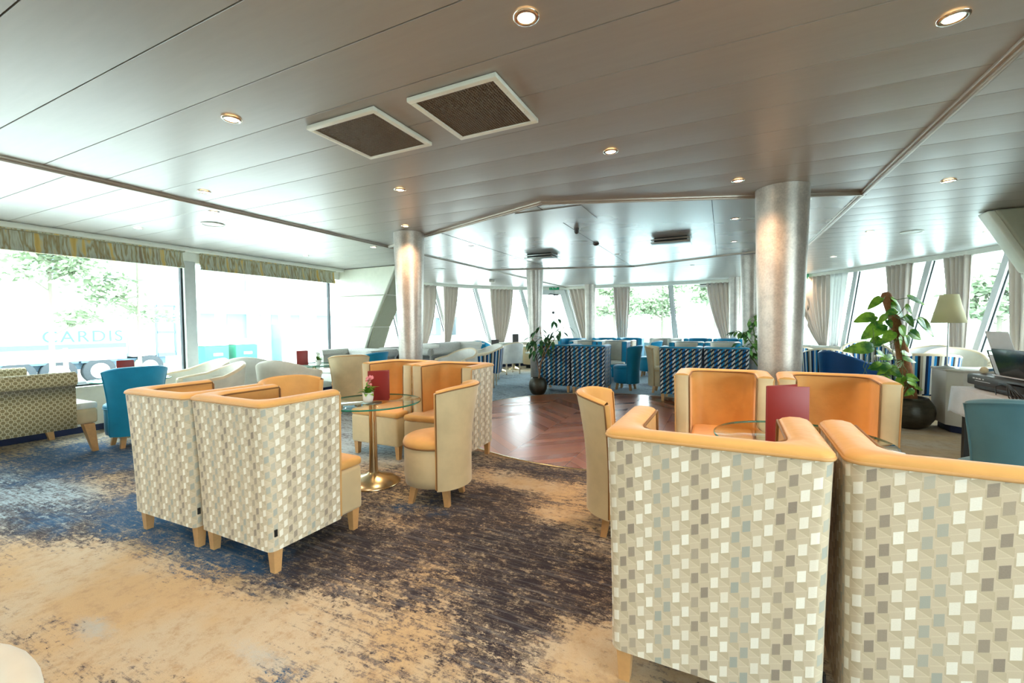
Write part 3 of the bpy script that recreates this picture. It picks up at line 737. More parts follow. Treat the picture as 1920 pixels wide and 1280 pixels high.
def make_tub(key, fab, inner, outer, pipe, label, group=None):
    t = thing('tub_armchair', label, 'armchair', group=group)
    mk('outer_shell', tub_shell, fab, t, 'ts'); mk('inner_back', tub_inner, inner, t, 'ti'); mk('top_rim', tub_rim, inner, t, 'tr'); [mk('arm_front', lambda s=s: tub_arm(s), outer, t, 'ta%d' % s) for s in (1, -1)]
    mk('outer_piping', lambda: tub_piping(0), pipe, t, 'tp'); mk('inner_piping', lambda: tub_piping(1), 'pipe_dark' if inner == 'gold' else pipe, t, 'tp1'); mk('seat_base', tub_seat, outer, t, 'tb'); mk('seat_cushion', tub_cushion, inner, t, 'tc')
    for i, (x, y) in enumerate(((.26, .265), (-.26, .265), (.265, -.25), (-.265, -.25))):
        mk('leg', lambda: leg_mesh(.135, .026, .018, (0, .0)), 'wood_leg', t, 'tl', loc=(x, y, 0))
    t2 = mk('fabric_tag', lambda: bx(TW+.0, TW+.006, -TD+.02, -TD+.035, .2, .235), 'black', t, 'tt')
    return t
def place(t, x, y, rz, z=0): t.location = (x, y, z); t.rotation_euler = (0, 0, rz); return t

G1, G2 = 'tub armchairs of the left table group', 'tub armchairs of the right table group'
A = make_tub('tan', 'cube', 'gold', 'beige', 'pipe_tan', 'block-patterned tub armchair seen from behind, right one of the near left pair', G1)
place(A, -2.305, 1.68, R(-1))
dup(A, (-2.955, 1.66, 0), R(1), 'block-patterned tub armchair seen from behind, left one of the near left pair', G1)
dup(A, (-2.31, 3.40, 0), pi+R(2), 'golden tub armchair across the left table, right one, its patterned side showing', G1)
dup(A, (-2.97, 3.42, 0), pi-R(1), 'golden tub armchair across the left table behind the pink flower pot', G1)
TS = (1.0, 1.0, 1.0)
dup(A, (-.03, 1.76, 0), R(-1), 'large block-patterned tub armchair from behind in the right foreground, whole back visible', G2).scale = (1, 1, 1.02)
dup(A, (.635, 1.75, 0), R(-2), 'block-patterned tub armchair cut by the right edge of the frame', G2).scale = (1, 1, 1.02)
dup(A, (.0, 3.55, 0), pi+R(0), 'empty golden tub armchair across the right table, left one', G2)
dup(A, (.67, 3.52, 0), pi-R(4), 'golden tub armchair across the right table behind the large burgundy menu', G2)

# ---- slipper chairs: drum seat with a tall wrapped back
def slip_drum(): return MB().lathe([(.0, .13), (.2, .13), (.225, .14), (.232, .2), (.232, .405), (.226, .415)], 36)
def slip_cush(): return MB().lathe([(.226, .405), (.238, .41), (.24, .43), (.232, .45), (.2, .468), (.12, .478), (0, .482)], 36)
def slip_pipe(): return MB().tube([(.238*cos(2*pi*k/36), .238*sin(2*pi*k/36), .412) for k in range(37)], .006, 6, False)
SA = R(66)
def sb(r, a, z): return (r*sin(a), -r*cos(a)*1.0, z)
def s_out(z): 
    q = max(0, (z-.35)/.48); return .25+.062*q**1.7
def s_top(a): return .835-.035*(abs(a)/SA)**3
def slip_outer():
    b = MB(); rows = []
    for k in range(13):
        q = k/12.; rows.append([sb(s_out(.13+(s_top(a)-.13)*q), a, .13+(s_top(a)-.13)*q) for a in [-SA+2*SA*j/24 for j in range(25)]])
    b.grid(rows); b.ngon([sb(.2, a, .13) for a in [-SA+2*SA*j/24 for j in range(25)]]+[]) if False else None
    b.grid([[sb(.2, a, .13) for a in [-SA+2*SA*j/24 for j in range(25)]], rows[0]])
    return b
def slip_inner():
    b = MB(); rows = []; AA = [-SA+2*SA*j/24 for j in range(25)]
    for k in range(11):
        q = k/10.; z0 = .42; rows.append([sb(s_out(z0+(s_top(a)-z0)*q)-.058+.012*q, a, z0+(s_top(a)-z0)*q) for a in AA])
    top = [sb(s_out(s_top(a))-.03, a, s_top(a)+.016) for a in AA]; mid = [sb(s_out(s_top(a))-.006, a, s_top(a)+.008) for a in AA]; end = [sb(s_out(s_top(a)), a, s_top(a)-.003) for a in AA]
    rows += [[sb(s_out(s_top(a))-.043, a, s_top(a)+.009) for a in AA], top, mid, end]
    b.grid(rows, flip=True)
    for s in (-1, 1):
        r2 = []
        for k in range(9):
            z = .14+(.80-.14)*k/8; ro = s_out(z); r2.append([sb(ro, s*SA, z), sb(ro-.006, s*(SA+.03), z), sb(ro-.03, s*(SA+.05), z), sb(ro-.052, s*(SA+.03), z), sb(ro-.058, s*SA, z)])
        b.grid(r2, flip=(s < 0)); b.ngon(r2[-1])
    return b
def slip_edge():
    b = MB(); AA = [-SA+2*SA*j/24 for j in range(25)]
    z = lambda a: s_top(a)
    b.tube([sb(s_out(.14+(.8-.14)*k/8)+.001, -SA, .14+(.8-.14)*k/8) for k in range(9)]+[sb(s_out(z(a))+.002, a, z(a)-.002) for a in AA[1:-1]]+[sb(s_out(.8-(.8-.14)*k/8)+.001, SA, .8-(.8-.14)*k/8) for k in range(9)], .0048, 6)
    return b
def make_slip(outer, inner, pipe, label, group=None, x=0, y=0, rz=0):
    t = thing('slipper_chair', label, 'chair', (x, y, 0), rz, group)
    mk('seat_drum', slip_drum, outer, t, 'sd'); mk('seat_cushion', slip_cush, inner, t, 'sc'); mk('piping', slip_pipe, pipe, t, 'sp'); mk('back_outer', slip_outer, outer, t, 'so'); mk('back_inner', slip_inner, inner, t, 'si'); mk('back_piping', slip_edge, pipe, t, 'se')
    for a in (45, 135, 225, 315):
        cx, cy = cos(R(a)), sin(R(a))
        mk('leg', lambda cx=cx, cy=cy: leg_mesh(.135, .024, .018, (cx*.03, cy*.03)), 'wood_leg', t, 'sl%d' % a, loc=(cx*.165, cy*.165, 0))
    return t
make_slip('beige', 'gold', 'pipe_dark', 'beige slipper chair with round golden seat, back turned right, at the left glass table', None, -1.86, 2.57, R(101))
make_slip('beige', 'gold', 'pipe_dark', 'gold slipper chair whose back shows between the near left tub chairs and the left table', None, -2.96, 2.33, R(-94))
make_slip('beige', 'gold', 'pipe_dark', 'cream and gold slipper chair at the right glass table, back turned left', None, -.51, 2.66, R(-80))
make_slip('blue', 'blue', 'blue', 'turquoise slipper chair by the side window, back towards the room', None, -5.72, 2.4, R(84))
make_slip('teal', 'teal', 'teal', 'grey-teal slipper chair cut by the right edge behind the right tub chairs', None, 1.43, 3.2, R(2)).scale = (1.06, 1.06, 1.03)
make_slip('beige', 'beige', 'pipe_tan', 'pale beige slipper chair, back to the room, at the window table with white flower', None, -4.92, 4.66, R(50))
make_slip('blue', 'blue', 'blue', 'turquoise slipper chair facing left, right of the pale beige slipper chair', None, -5.02, 5.15, R(98))
make_slip('blue', 'blue', 'blue', 'turquoise slipper chair beside the front left blue patterned tub pair, facing left', None, -1.66, 8.42, R(82))
make_slip('blue', 'blue', 'blue', 'distant turquoise slipper chair further up the aisle', None, -1.58, 10.75, R(86))
make_slip('beige', 'beige', 'pipe_tan', 'pale slipper chair at the left side of the right blue patterned tub pair', None, -.98, 8.3, R(-95))
make_slip('blue', 'blue', 'blue', 'turquoise slipper chair just showing between the two right steel columns', None, .75, 8.0, R(80))

# ---- glass tables
def make_table(x, y, label, r=.375, h=.655, group='round glass cocktail tables'):
    t = thing('glass_table', label, 'table', (x, y, 0), 0, group)
    top = mk('tabletop', lambda: MB().lathe([(0, h-.012), (r-.003, h-.012), (r-.003, h), (0, h)], 64), 'tglass', t, 'tt%.2f%.2f' % (r, h))
    mk('table_rim', lambda: MB().lathe([(r-.003, h-.012), (r, h-.010), (r, h-.002), (r-.003, h)], 64), 'gedge', t, 'trm%.2f%.2f' % (r, h))
    mk('pedestal', lambda: MB().lathe([(.038, .075), (.034, .12), (.03, .35), (.027, h-.05), (.027, h-.02)], 28), 'brass', t, 'ped%.2f' % h)
    mk('base', lambda: MB().lathe([(.0, 0), (.205, 0), (.208, .006), (.2, .014), (.17, .034), (.11, .058), (.055, .074), (.036, .09)], 48), 'brass', t, 'bas')
    mk('mounting_plate', lambda: MB().lathe([(0, h-.02), (.075, h-.02), (.075, h-.0125), (0, h-.0125)], 28), 'steel', t, 'mp%.2f' % h)
    return t
make_table(-2.5, 2.6, 'round glass table with champagne metal pedestal in the left chair group', .38)
make_table(.36, 2.66, 'round glass table in the right chair group carrying the large burgundy menu', .40)
make_table(-6.25, 2.62, 'round glass table beside the window behind the turquoise slipper chair', .38)
make_table(-5.75, 4.75, 'round glass table by the window behind the cream armchairs, with white flower', .38)
make_table(-2.4, 8.7, 'glass table behind the left blue patterned tub pair', .35)
make_table(-.35, 8.55, 'glass table behind the right blue patterned tub pair', .35)
make_table(-5.4, 10.35, 'glass table in the port bow corner with a dark menu', .35)
make_table(-5.3, 11.05, 'glass table beside the pale boxy sofas near the bow door', .35)
make_table(-4.75, 5.75, 'glass table behind the left column with a green potted plant', .3)

# ---- menus
def make_menu(x, y, z, rz, w, h, label, mat='menu', ang=28):
    t = thing('menu_card', label, 'menu', (x, y, z), rz, None)
    a = R(ang); 
    c1 = MB(); c1.box(0, w, -.0015, .0015, 0, h, .001)
    mk('front_cover', c1, mat, t, loc=(-w/2, -.0, 0))
    c2 = MB(); c2.box(0, w, -.0015, .0015, 0, h, .001); o = mk('rear_cover', c2, mat, t, loc=(-w/2, .004, 0)); o.rotation_euler = (0, 0, a)
    c3 = MB(); c3.tube([(0, 0, .002), (0, 0, h-.002)], .004, 8); mk('spine', c3, mat, t, loc=(-w/2, .002, 0))
    return t
make_menu(-2.47, 2.64, .656, R(24), .165, .235, 'burgundy menu card standing behind the pink flowers on the left table')
make_menu(.29, 2.48, .656, R(12), .185, .285, 'large burgundy menu card standing on the right glass table')
make_menu(-6.2, 2.55, .656, R(62), .15, .22, 'burgundy menu card on the window table beside the turquoise chair')
make_menu(-5.85, 4.62, .656, R(50), .16, .22, 'burgundy menu card on the window table beside the white flower')
make_menu(-2.62, 8.62, .656, R(10), .15, .11, 'small red menu on the table behind the blue patterned pair')
make_menu(-2.15, 10.6, .656, R(8), .22, .22, 'dark menu card standing above the far chair row in the aisle', 'charcoal')
make_menu(.0, 10.8, .656, R(8), .2, .2, 'dark menu card above the right far chair row', 'charcoal')
make_menu(-5.5, 10.3, .656, R(25), .2, .2, 'grey menu card on the port bow table', 'charcoal')
make_menu(-5.25, 11.05, .656, R(25), .17, .34, 'tall dark menu card left of the ficus column', 'charcoal')

# ---- flower pots on tables
def ceramic_pot(): return MB().lathe([(0, 0), (.028, 0), (.034, .006), (.04, .03), (.043, .075), (.039, .078), (.036, .06), (0, .058)], 28)
def leafshape(L, w, droop=.3, fold=.15, n=5, pointy=1.0):
    """one leaf along +Y, drooping, as rows across"""
    rows = []
    for k in range(n+1):
        q = k/float(n); ww = w*math.sin(pi*min(1, q**.75*.97+.03))**.8*(1-.15*q) if q < 1 else .001
        y = L*q; z = -droop*L*q*q
        rows.append([(-ww/2, y, z+fold*ww), (0, y, z), (ww/2, y, z+fold*ww)])
    return rows
def add_leaf(b, base, yawa, pit, L, w, droop=.3, roll=0.0, fold=.15):
    mt = Matrix.Translation(base) @ Matrix.Rotation(yawa, 4, 'Z') @ Matrix.Rotation(pit, 4, 'X') @ Matrix.Rotation(roll, 4, 'Y')
    rows = [[tuple(mt @ Vector(q)) for q in r] for r in leafshape(L, w, droop, fold)]
    b.grid(rows)
def flowerpot(x, y, z, label, petal='pink', sc=1.0, blooms=True, seed=1):
    rg_ = random.Random(seed)
    t = thing('potted_kalanchoe' if blooms else 'small_potted_plant', label, 'potted flower' if blooms else 'potted plant', (x, y, z), 0)
    t.scale = (sc, sc, sc)
    mk('pot', ceramic_pot, 'ceramic', t, 'cpot'); mk('soil', lambda: MB().lathe([(.037, .066), (0, .07)], 20), 'soil', t, 'csoil')
    b = MB()
    for k in range(26):
        a = rg_.random()*2*pi; add_leaf(b, (0.01*cos(a), .01*sin(a), .068+.03*rg_.random()), a, R(rg_.uniform(5, 60)), rg_.uniform(.05, .085), rg_.uniform(.032, .048), .35)
    mk('foliage', b, 'leafb', t)
    if blooms:
        s = MB(); f = MB(); bu = MB()
        for k in range(7):
            a = rg_.random()*2*pi; r_ = rg_.uniform(.004, .032); tip = (r_*cos(a), r_*sin(a), rg_.uniform(.13, .2))
            s.tube([(0, 0, .07), (tip[0]*.4, tip[1]*.4, .11), tip], .0018, 5)
            for m_ in range(6):
                c0 = Vector(tip)+Vector((rg_.uniform(-.018, .018), rg_.uniform(-.018, .018), rg_.uniform(-.012, .016)))
                n_ = Vector((rg_.uniform(-1, 1), rg_.uniform(-1, .4), rg_.uniform(-.1, 1))).normalized(); q_ = n_.to_track_quat('Z', 'Y').to_matrix().to_4x4(); mt = Matrix.Translation(c0) @ q_
                for e in range(4):
                    r1 = mt @ Matrix.Rotation(pi/2*e, 4, 'Z')
                    f.ngon([tuple(r1 @ Vector(v)) for v in ((0, 0, 0), (.004, .004, .001), (.0035, .0105, .002), (-.0035, .0105, .002), (-.004, .004, .001))])
                bu.lathe([(0, -.001), (.0018, .0), (0, .0025)], 6, tuple(c0))
        mk('flower_stems', s, 'stem', t); o = mk('blossoms', f, petal, t); mk('flower_centres', bu, 'bud', t)
    return t
flowerpot(-2.485, 2.54, .656, 'pink kalanchoe in a white pot in front of the burgundy menu', 'pink', 1.0, True, 3)
flowerpot(-5.6, 4.7, .656, 'small white flower in a white pot on the window table', 'ceramic', 1.0, True, 5)
flowerpot(-6.15, 2.72, .656, 'small green plant in a white pot just above the turquoise chair back', 'ceramic', .8, False, 8)
flowerpot(-4.7, 5.75, .656, 'green plant showing above the golden tub chairs right of the left column', 'ceramic', 1.5, False, 9)

# folded napkin / leaflets and holder on the right table
t = thing('paper_leaflet', 'pale blue folded leaflet lying on the right glass table', 'leaflet', (.60, 2.42, .656), R(-38))
mk('sheet', bx(-.06, .06, -.16, .16, 0, .004, .001), 'paper', t); mk('upper_sheet', bx(-.056, .062, -.13, .15, .0045, .007, .001), 'lace', t)
t = thing('glass_holder', 'small clear glass holder behind the burgundy menu', 'glass', (.42, 2.62, .656), R(10))
mk('holder_wall', MB().lathe([(.0, 0), (.03, 0), (.034, .07), (.031, .07), (.028, .006), (0, .006)], 24), 'tglass', t)

# ---- blue patterned tub groups in the bow
B = make_tub('blue', 'hound', 'blue', 'blue', 'hound_bg', 'blue block-patterned tub armchair behind the potted ficus, left one of its pair', 'blue patterned tub armchairs')
place(B, -2.82, 7.85, R(2))
dup(B, (-2.16, 7.82, 0), R(0), 'blue block-patterned tub armchair, right one of the left pair, with its side showing', 'blue patterned tub armchairs')
dup(B, (-.60, 7.62, 0), R(0), 'blue block-patterned tub armchair, left one of the right pair beyond the parquet', 'blue patterned tub armchairs')
dup(B, (.05, 7.66, 0), R(0), 'blue block-patterned tub armchair behind the bamboo-staked plant', 'blue patterned tub armchairs')
Cc = make_tub('cr', 'hound', 'cream', 'blue', 'hound_bg', 'cream-lined tub armchair facing the camera in the second bow row, left', 'cream-lined tub armchairs in the bow')
place(Cc, -2.15, 9.5, pi)
dup(Cc, (-2.8, 9.5, 0), pi, 'cream-lined tub armchair left of the one at the aisle in the second bow row', 'cream-lined tub armchairs in the bow')
dup(Cc, (-.65, 9.4, 0), pi, 'cream-lined tub armchair in the right second bow row, left one', 'cream-lined tub armchairs in the bow')
dup(Cc, (.0, 9.4, 0), pi, 'cream-lined tub armchair in the right second bow row, behind the leaves', 'cream-lined tub armchairs in the bow')
D_ = make_tub('wh', 'cube', 'cream', 'cream', 'pipe_dark', 'pale patterned tub armchair back at the aisle in the third bow row', 'pale tub armchairs in the third bow row')
place(D_, -2.12, 10.2, 0)
dup(D_, (-2.78, 10.2, 0), 0, 'pale patterned tub armchair left of the aisle one in the third bow row', 'pale tub armchairs in the third bow row')
E_ = make_tub('bl2', 'blue', 'blue', 'blue', 'hound_bg', 'plain blue tub armchair at the far left of the front windows', 'plain blue tub armchairs by the front windows')
place(E_, -2.2, 11.7, pi)
for x_, y_, lb in ((-2.87, 11.7, 'plain blue tub armchair beside the far left one at the front windows'), (-.55, 11.7, 'plain blue tub armchair below the leaning front mullion'), (.12, 11.45, 'plain blue tub armchair below the right front curtain'), (-3.6, 11.0, 'plain blue tub armchair near the distant left column')):
    dup(E_, (x_, y_, 0), pi, lb, 'plain blue tub armchairs by the front windows')
F_ = make_tub('sp', 'speck', 'speck', 'cream', 'cream', 'grey speckled armchair beside the aisle near the front window', None)
place(F_, -1.35, 11.6, R(150))

# ---- rolled arm sofas
def roll_side(L, z0=.28, z1=.76, t=.09, r=.07):
    """upholstered slab along Y with an outward roll on top (outward = -X)"""
    b = MB(); prof = [(t/2, z0), (-t/2, z0), (-t/2-.004, (z0+z1)/2), (-t/2, z1-.06)]
    for k in range(13):
        a = R(-100)-R(25)*k*.95; prof.append((-t/2+.015+r*cos(a)-.005, z1+.0+r*sin(a)))
    prof += [(t/2, z1-.03), (t/2, z1-.2)]
    rows = [[(x, y, z) for x, z in prof] for y in (-L/2, -L/2+.004, L/2-.004, L/2)]
    b.grid(rows, True, True)
    cy = [(x, z) for x, z in prof]
    b.ngon([(x, -L/2, z) for x, z in prof]); b.ngon([(x, L/2, z) for x, z in prof][::-1]); return b
def make_sofa(label, fab, w, x, y, rz, cat='sofa', group=None, seat='beige'):
    t = thing('rolled_arm_sofa', label, cat, (x, y, 0), rz, group)
    mk('arm', roll_side(.62), fab, t, loc=(-w/2, -.06, 0)); o = mk('arm', roll_side(.62), fab, t, loc=(w/2, -.06, 0), rz=pi)
    mk('backrest', roll_side(w+.09), fab, t, loc=(0, -.37, 0), rz=pi/2)
    mk('seat_base', MB().box(-w/2+.03, w/2-.03, -.36, .44, .29, .44, .025, 3), seat, t)
    mk('seat_cushion', MB().box(-w/2+.05, w/2-.05, -.33, .45, .43, .5, .025, 3), 'cream', t)
    for i, (a, c_) in enumerate(((-1, 1), (1, 1), (-1, -1), (1, -1))):
        mk('leg', lambda a=a, c_=c_: leg_mesh(.29, .042, .022, (a*.0, c_*.05)), 'wood_leg', t, 'rl%d' % i, loc=(a*(w/2-.05), c_*.36, 0))
    return t
make_sofa('disc-patterned rolled-arm sofa with tall wooden legs at the left edge of the frame', 'discs', 1.12, -6.27, 1.68, R(0))
make_sofa('grey speckled rolled-arm sofa by the padded wall panel behind the beige slipper chair', 'speck', 1.1, -5.95, 5.78, R(180), seat='cream')
make_sofa('grey speckled rolled-arm sofa seen end-on behind the left column', 'speck', 1.1, -5.42, 6.9, R(0), seat='cream')
make_sofa('long white and grey speckled sofa under the port bow curtains', 'speck', 1.7, -5.9, 8.9, R(-90), seat='cream')

# ---- french tub chairs with low sweeping arms
def fr_path(w, d, yf, n=26):
    P = []
    for k in range(n+1):
        a = -R(8)+ (pi+R(16))*k/n
        x = w*cos(a); y = -abs(sin(a))**.8*d if sin(a) > 0 else 0
        P.append((x, y))
    P = [(w*1.03, yf), (w*1.02, yf*.5)]+[p for p in P if p[1] < -.001]+[(-w*1.02, yf*.5), (-w*1.03, yf)]
    return P
def fr_h(i, n, hb, ha):
    q = abs(2.*i/(n-1)-1); return ha+(hb-ha)*max(0, 1-q**1.7) 
def fr_shell(hb=.8, ha=.62, off=0.0, z0=.3, flip=True):
    def f():
        b = MB(); P = fr_path(.32-off, .34-off, .2); n = len(P); rows = []
        for k in range(9):
            q = k/8.; rows.append([(x*(1+.10*q), y*(1+.14*q)-.0, z0+(fr_h(i, n, hb, ha)-z0)*q) for i, (x, y) in enumerate(P)])
        b.grid(rows, flip=flip); return b
    return f
def fr_rim(hb=.8, ha=.62):
    def f():
        b = MB(); P = fr_path(.32-.022, .34-.022, .2); n = len(P)
        b.tube([(x*1.10, y*1.14, fr_h(i, n, hb, ha)) for i, (x, y) in enumerate(P)], .026, 10)
        for s in (1, -1):
            cx = s*.298*1.03*1.1
            b.lathe([(0, -.03), (.034, -.03), (.04, 0), (.034, .03), (0, .03)], 14, (cx, .205, ha-.012))
            b.tube([(cx, .19, ha-.03), (cx*.97, .2, .5), (cx*.9, .2, .32)], [.022, .018, .024], 8)
        return b
    return f
def fr_leg(h=.3):
    return MB().lathe([(.024, h), (.028, h-.03), (.018, h-.06), (.024, h-.1), (.017, h-.18), (.012, .03), (.018, .015), (.014, 0), (0, 0)], 12)
def make_french(label, fab, inner, rim, x, y, rz, group=None, hb=.8, ha=.62, s=1.0, name='french_tub_chair', seatm=None):
    t = thing(name, label, 'armchair', (x, y, 0), rz, group); k_ = 'f%.2f%.2f' % (hb, ha)
    mk('outer_back', fr_shell(hb, ha), fab, t, k_+'o'); mk('inner_back', fr_shell(hb, ha, .045, .4, False), inner, t, k_+'i'); mk('frame_rail', fr_rim(hb, ha), rim, t, k_+'r')
    def seat():
        b = MB(); P = fr_path(.30, .31, .24); b.prism(P[::-1], .28, .385, .012, 2); return b
    def cush():
        b = MB(); P = fr_path(.27, .27, .25); b.prism(P[::-1], .38, .46, .03, 4); return b
    mk('seat_rail', seat, fab, t, 'frs'); mk('seat_cushion', cush, seatm or inner, t, 'frc')
    for a, c_ in ((.25, .19), (-.25, .19), (.2, -.2), (-.2, -.2)): mk('leg', fr_leg, 'cream_wood', t, 'frl', loc=(a, c_, 0))
    if s != 1: t.scale = (s, s, s)
    return t
GF = 'cream tub chairs along the side windows'
make_french('cream tub chair with scroll arms behind the near left pair, seen from its right side', 'cream', 'cream', 'cream_wood', -5.5, 3.05, R(165), GF)
make_french('cream tub chair by the window mullion, left of the side-on cream chair', 'white_up', 'cream', 'cream_wood', -6.25, 3.3, R(175), GF)
make_french('pale tub chair with its round back to the room, behind the gold slipper chair', 'cream', 'white_up', 'cream', -5.3, 3.95, R(25), GF)
make_french('pale tub chair against the window behind the two cream ones', 'white_up', 'white_up', 'cream', -6.35, 4.15, R(40), GF)
make_french('cream shell armchair with low sweeping arm beyond the golden tub chairs', 'cream', 'white_up', 'cream_wood', -4.4, 6.75, R(170), None)
make_french('blue-striped and cream tub chair beside the speckled sofa arm', 'stripe', 'white_up', 'cream_wood', -4.35, 7.7, R(110), None)
make_french('white armchair with carved turned legs standing alone before the ficus column', 'white_up', 'white_up', 'cream_wood', -4.95, 10.0, R(60), None)
make_french('white tub chair at the port bow windows with the round back showing', 'white_up', 'white_up', 'cream', -4.9, 8.75, R(150), None)
make_french('small blue patterned tub chair below the port bow curtain', 'hound', 'blue', 'cream', -6.1, 10.7, R(-120), None)
# starboard side
make_french('blue-striped tub chair left of the navy leather chair, behind the large column', 'stripe', 'navy', 'cream_wood', 1.55, 8.75, R(-12), None, .82, .66)
make_french('blue-striped tub chair partly hidden by the large steel column', 'stripe', 'navy', 'cream_wood', 1.28, 9.7, R(-20), None, .82, .66)
make_french('navy leather tub chair with its smooth back to the camera, left of the pothos', 'navy', 'navy', 'navy', 1.62, 7.5, R(-62), None, .84, .66)
make_french('royal blue and striped tub chair facing the camera behind the pothos', 'royal', 'stripe', 'cream_wood', 2.2, 9.22, R(175), None, .9, .72)
make_french('blue-striped tub chair directly behind the big pothos pot, back to the camera', 'stripe', 'white_up', 'cream_wood', 2.35, 7.55, R(-2), None, .74, .68, 1.12)
make_french('wide cream tub chair under the starboard curtains behind the table lamp', 'white_up', 'cream', 'cream_wood', 3.05, 8.5, R(165), None, .84, .68)
make_french('blue leather tub chair between the table lamp and the keyboard', 'navy', 'navy', 'cream_wood', 3.2, 7.5, R(60), None, .82, .66)
make_french('blue-striped tub chair at the starboard windows right of the royal blue one', 'stripe', 'white_up', 'cream_wood', 2.98, 9.5, R(120), None, .84, .7)

# boxy pale sofas near the bow door
def boxsofa(label, x, y, rz):
    t = thing('boxy_sofa', label, 'sofa', (x, y, 0), rz)
    mk('seat_base', MB().box(-.45, .45, -.3, .35, .1, .42, .03, 3), 'beige', t); mk('backrest', MB().box(-.45, .45, -.36, -.22, .1, .82, .03, 3), 'cream', t)
    mk('arm', MB().box(-.5, -.42, -.34, .32, .1, .66, .03, 3), 'beige', t); mk('arm', MB().box(.42, .5, -.34, .32, .1, .66, .03, 3), 'beige', t); mk('seat_cushion', MB().box(-.41, .41, -.22, .34, .42, .47, .02, 3), 'white_up', t)
    mk('plinth', bx(-.4, .4, -.26, .3, 0, .1), 'black', t)
boxsofa('pale boxy sofa left of the ficus column under the bow window', -4.7, 11.75, R(175))
# stray cream chair arm at the lower left corner of the frame
make_french('cream tub chair whose back edge peeks in at the bottom left corner', 'cream', 'cream', 'cream', -1.05, -.1, R(120), None, .72, .70)

# ================================================================== CURTAINS
def curtain(name, label, st0, st1, sb0, sb1, waist, mat='curtain', z0=.74, z1=2.3, tie=.95, folds=7, off=.13, group=None):
    """hangs from the cornice between arc lengths st0..st1, gathers to sb0..sb1 near the sill"""
    n = folds*8; rows = []; nz = 18
    for k in range(nz+1):
        z = z1+(z0-z1)*k/nz; q = (z1-z)/(z1-z0); g = q**waist
        r = []
        for j in range(n+1):
            u = j/float(n); s = (st0+(st1-st0)*u)*(1-g)+(sb0+(sb1-sb0)*u)*g
            amp = .045*(1-.35*g); ph = 2*pi*folds*u
            p_ = wp(s, off+amp*sin(ph)+.008*sin(3.1*ph+q*4))
            r.append((p_.x, p_.y, z+.006*sin(ph)*(1 if k == 0 else 0)))
        rows.append(r)
    b = MB(); b.grid(rows); o = mk(name, b, mat); tag(o, label, 'curtain', group)
    m_ = o.modifiers.new('cloth_thickness', 'SOLIDIFY'); m_.thickness = .004
    return o
CU = 'pulled-back window curtains'
curtain('curtain', 'wide taupe curtain just right of the left column, swept to the left', 2.15, 3.2, 2.45, 2.85, 1.9)
curtain('curtain', 'narrow taupe curtain second from the left column, hanging in a point', 3.42, 3.95, 3.42, 3.62, 1.5, folds=5)
curtain('curtain', 'taupe curtain left of the ficus column, gathered at its foot', 5.02, 5.75, 5.2, 5.45, 1.8, folds=6)
curtain('curtain', 'leaning taupe curtain between the bow door and the distant column', 7.62, 8.25, 8.05, 8.3, 1.0, folds=5)
curtain('curtain', 'taupe curtain at the middle of the front windows', 8.95, 9.42, 9.08, 9.33, 1.3, folds=5)
curtain('curtain', 'taupe curtain swept right at the right front window', 11.38, 12.0, 11.78, 12.0, 1.5, folds=6)
curtain('curtain', 'long taupe curtain lit by a warm lamp right of the large column, swept right', 13.45, 14.42, 14.15, 14.32, 1.9, folds=8)
curtain('curtain', 'taupe curtain behind the pothos, right of the swept one', 15.72, 16.2, 15.85, 16.1, 1.0, folds=5)
curtain('curtain', 'taupe curtain behind the table lamp', 16.72, 17.15, 16.85, 17.1, 1.0, folds=5)
curtain('curtain', 'taupe curtain at the right edge of the frame beneath the padded rib', 17.72, 18.1, 17.8, 18.05, 1.0, folds=4)
curtain('sheer_curtain', 'sheer white curtain strip beside the swept starboard curtain', 14.42, 14.8, 14.42, 14.6, 1.0, 'sheer', folds=4)

# ================================================================== PLANTS
def heart_leaf(b, base, d, up, L, w):
    d = Vector(d).normalized(); x = d.cross(Vector(up)).normalized(); n_ = x.cross(d)
    outline = [(0, .0), (.10, -.07), (.26, -.06), (.42, .08), (.5, .28), (.44, .5), (.3, .72), (.14, .9), (0, 1.0)]
    for s in (1, -1):
        rows = []
        for (u, v) in outline:
            rows.append([Vector(base)+d*(L*max(0, v if u else v))+n_*(-.18*L*max(0, v)**2), Vector(base)+d*(L*v)+x*(s*u*w*.5)+n_*(.10*w*u-.18*L*max(0, v)**2), Vector(base)+d*(L*v)+x*(s*u*w)+n_*(.12*w*u*1.2-.22*L*max(0, v)**2)])
        b.grid([[tuple(q) for q in r] for r in rows], flip=(s < 0))
def big_pot(prof_r, h, neck):
    return MB().lathe([(0, 0), (prof_r*.55, 0), (prof_r*.75, h*.08), (prof_r*.96, h*.33), (prof_r, h*.55), (prof_r*.95, h*.75), (prof_r*.80, h*.92), (neck, h), (neck-.015, h), (neck-.02, h*.88), (0, h*.86)], 44)
# big pothos on a coir pole, with a bronze glazed pot
px_, py_ = 1.99, 6.68
t = thing('potted_pothos', 'large pothos climbing a brown coir pole in a round dark bronze pot', 'potted plant', (px_, py_, 0), 0)
mk('pot', big_pot(.252, .36, .185), 'potdark', t); mk('soil', MB().lathe([(.17, .315), (0, .33)], 24), 'soil', t)
pole = [Vector((.03, 0, .3)), Vector((-.0, .0, .5)), Vector((-.06, 0, .8)), Vector((-.11, 0, 1.05)), Vector((-.20, 0, 1.33)), Vector((-.29, 0, 1.57)), Vector((-.3, 0, 1.6))]
